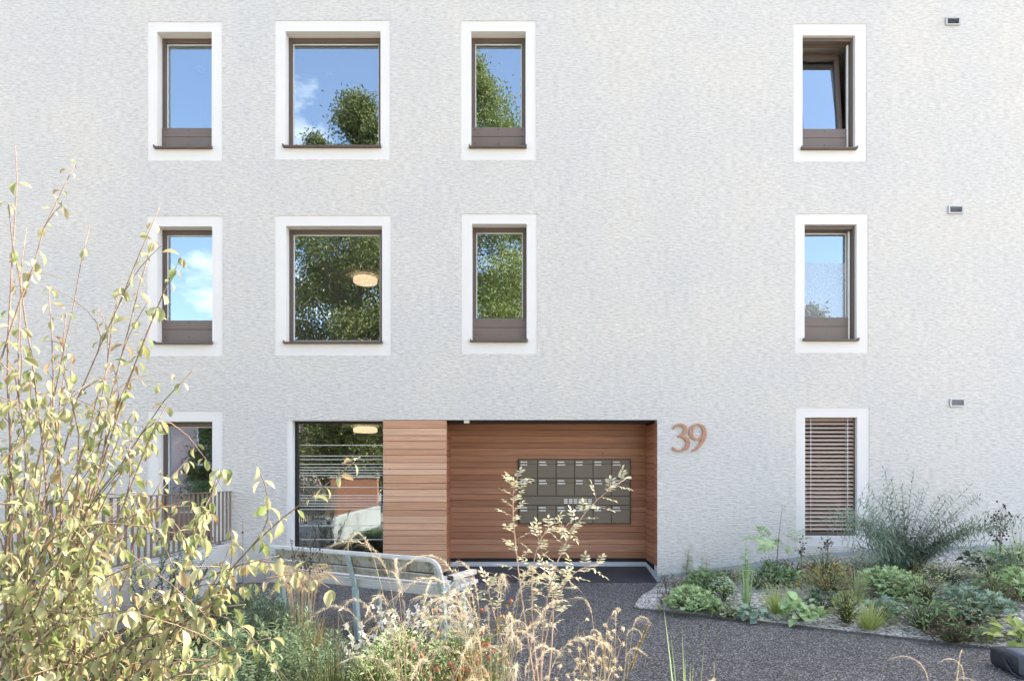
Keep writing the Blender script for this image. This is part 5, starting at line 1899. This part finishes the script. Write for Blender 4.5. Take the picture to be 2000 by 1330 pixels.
# low cover that fills the front bed
rng = random.Random(191)
mb = MB()
for k in range(15000):
    x, y = rng.uniform(-3.6, 1.2), rng.uniform(-7.0, -3.6)
    lim = 0.62 if y < -5 else (-0.30 + (-4.2 - y) * 0.9)
    if x > lim or (x < -1.9 and y > -2.6) or (y > -4.3 and x > -1.2):
        continue
    z = 0.06 + 0.22 * rng.random() * (0.5 + 0.5 * math.sin(x * 4 + y * 3))
    mb.flake(V((x, y, max(0.05, z))), (rdir(rng) + UP * 0.6).normalized(), (UP + rdir(rng) * .5).normalized(), rng.uniform(0.03, 0.075), rng.uniform(0.008, 0.022))
o = mb.build('ground_cover', L_GREEN)
tag(o, 'low green ground cover filling the front bed between the clumps', 'ground cover', kind='stuff')

# ------------------------------------------------------------------ across the street (seen mirrored in the glass)
def tree(name, label, loc, h, r, n, ls, mat, seed, trunk=0.22, low=0.22, cone=0.0, group='trees across the path'):
    rng = random.Random(seed)
    t = thing(name, label, 'tree', loc, 0, group)
    st, lf = MB(), MB()
    st.tube([(0, 0, -0.1), (0.05, 0, h * 0.25), (-0.05, 0.05, h * 0.55), (0, 0, h * 0.9)], [trunk, trunk * 0.8, trunk * 0.5, 0.03], 10)
    cl_ = []
    nc = 110
    for k in range(nc):
        u = low + (1 - low) * (k + rng.random()) / nc
        if cone:
            env = (1 - (u - low) / (1 - low)) ** 0.8
        else:
            env = math.sqrt(max(0.02, 1 - (2 * (u - low) / (1 - low) - 0.85) ** 2 * 0.95)) if u < 0.98 else 0.2
            env = min(env, (1.02 - u) * h * 0.68 / r)
        a = rng.uniform(0, 6.28)
        q = rng.uniform(0.35, 1.0)
        c = V((math.cos(a) * r * env * q, math.sin(a) * r * env * q, h * u))
        cl_.append(c)
        if k % 2 == 0:
            p0 = V((0, 0, h * max(0.12, u - 0.18)))
            st.tube(bez(p0, p0.lerp(c, 0.5) + UP * 0.3, c, 4), [0.07, 0.055, 0.04, 0.025, 0.012], 5, False)
    for c in cl_:
        s = rng.uniform(0.45, 0.95) * r / 3.2 * (1.0 if c.z < h * 0.85 else 0.55)
        for k in range(n // nc):
            g = V((rng.gauss(0, 1), rng.gauss(0, 1), rng.gauss(0, 0.75))) * s * 0.62
            p = c + g
            out = V((p.x, p.y, 0)).normalized() if V((p.x, p.y, 0)).length > 1e-3 else V((1, 0, 0))
            lf.flake(p, (rdir(rng) + out * 0.4 - UP * 0.25).normalized(), (UP * 0.7 + out * 0.4 + rdir(rng) * 0.8).normalized(), ls * rng.uniform(0.7, 1.3), ls * 0.5)
    st.build('trunk', BARK, t)
    lf.build('crown', mat, t)
    return t


BOUNCE_YARD = simple('pale_bounce_gravel', (0.41, 0.38, 0.33), 0.9, 0.1, var=0.12, scale=3, bump=0.3, bscale=40)  # pale ground added out of view to bounce sunlight onto the facade
mb = MB()
mb.quad((-60, -60, -0.015), (60, -60, -0.015), (60, -9.2, -0.015), (-60, -9.2, -0.015))
mb.quad((2.2, -9.2, 0.006), (60, -9.2, 0.006), (60, -4.5, 0.006), (2.2, -4.5, 0.006))
mb.quad((-60, -9.2, -0.015), (-4.25, -9.2, -0.015), (-4.25, -5.0, -0.015), (-60, -5.0, -0.015))
struct(mb.build('bounce_yard', BOUNCE_YARD))

L_TREE = leafmat('tree_leaf', [(0.133, 0.189, 0.056), (0.221, 0.276, 0.088), (0.309, 0.343, 0.121), (0.177, 0.231, 0.066), (0.376, 0.376, 0.155)], 0.3)
L_CONI = leafmat('dark_tree_leaf', [(0.081, 0.126, 0.046), (0.161, 0.196, 0.069), (0.23, 0.24, 0.092)], 0.2)
tree('broadleaf_tree', 'tallest bright leafy tree mirrored in the narrow middle window', (-1.5, -16.5, 0), 19.6, 4.0, 95000, 0.135, L_TREE, 201, low=0.16)
tree('broadleaf_tree', 'darker leafy tree mirrored in the wide middle window', (-6.1, -15.5, 0), 17.4, 3.9, 95000, 0.135, L_CONI, 202, low=0.12)
tree('broadleaf_tree', 'smaller leafy tree mirrored low in the narrow middle window', (1.3, -18.5, 0), 15.6, 2.6, 45000, 0.135, L_TREE, 203, low=0.14)
tree('broadleaf_tree', 'large leafy tree filling the gap behind the two mirrored trees', (-6.4, -22.5, 0), 19.6, 5.0, 70000, 0.19, L_CONI, 207, low=0.08)
tree('conifer', 'dark cone shaped tree mirrored in the window behind the railing', (-14.2, -20.5, 0), 6.4, 2.0, 16000, 0.16, L_CONI, 204, low=0.05, cone=1)
tree('conifer', 'slim tree tip mirrored low in the frosted window', (15.2, -19.5, 0), 9.8, 2.4, 9000, 0.22, L_CONI, 205, low=0.1, cone=1)

tree('bushy_tree', 'low dark bushy tree mirrored at the top of the striped glazing', (-7.2, -15.0, 0), 5.6, 2.3, 24000, 0.14, L_CONI, 206, low=0.32, trunk=0.12)

nh = thing('neighbour_house', 'pale pink house with red roof mirrored in the ground floor glass', 'building', (-20.5, -29, 0))
mb = MB(); mb.box(-7, 8, -4, 4, 0, 5.2); mb.build('wall', simple('pale_pink_render', (0.55, 0.42, 0.42), 0.9, 0.1, var=0.04, scale=1), nh)
mb = MB(); mb.add([(-7.5, 4.5, 5.201), (8.5, 4.5, 5.201), (8.5, -4.5, 5.201), (-7.5, -4.5, 5.201), (-4, 0, 7.2), (5, 0, 7.2)], [(0, 1, 5, 4), (1, 2, 5), (2, 3, 4, 5), (3, 0, 4), (0, 3, 2, 1)])
mb.build('roof', simple('red_roof_tiles', (0.30, 0.12, 0.08), 0.85, 0.1, var=0.15, scale=9), nh)
for x in (-5.2, -2.4, 0.4, 3.2, 6.0):
    for z in (0.9, 3.3):
        mb = MB(); ring(mb, (x - .6, x + .6, z, z + 1.4), (x - .5, x + .5, z + .1, z + 1.3), 4.0, 4.06)
        wo = mb.build('window', WHITE, nh)
        mb = MB(); mb.quad((x + .5, 4.02, z + .1), (x - .5, 4.02, z + .1), (x - .5, 4.02, z + 1.3), (x + .5, 4.02, z + 1.3)); mb.build('pane', DARK, wo)
gw2 = thing('garden_wall', 'terracotta garden wall mirrored in the striped glazing', 'wall', (-5.4, -12.4, 0))
mb = MB(); mb.box(-0.9, 0.8, -0.12, 0.12, -0.05, 1.5, 0.01); mb.build('wall', simple('terracotta_render', (0.42, 0.19, 0.12), 0.9, 0.1, var=0.08, scale=3), gw2)
mb = MB(); mb.box(-0.93, 0.83, -0.15, 0.15, 1.501, 1.55, 0.006); mb.build('coping', CONC, gw2)
hd_ = thing('hedge', 'clipped green hedge in front of the pink house', 'hedge', (-11, -19, 0))
rng = random.Random(211)
mb = MB()
for k in range(9000):
    p = V((rng.uniform(-4, 4), rng.uniform(-0.5, 0.5), rng.uniform(0, 1.35)))
    mb.flake(p, rdir(rng), rdir(rng), 0.1, 0.05)
mb.build('foliage', L_GREEN, hd_)
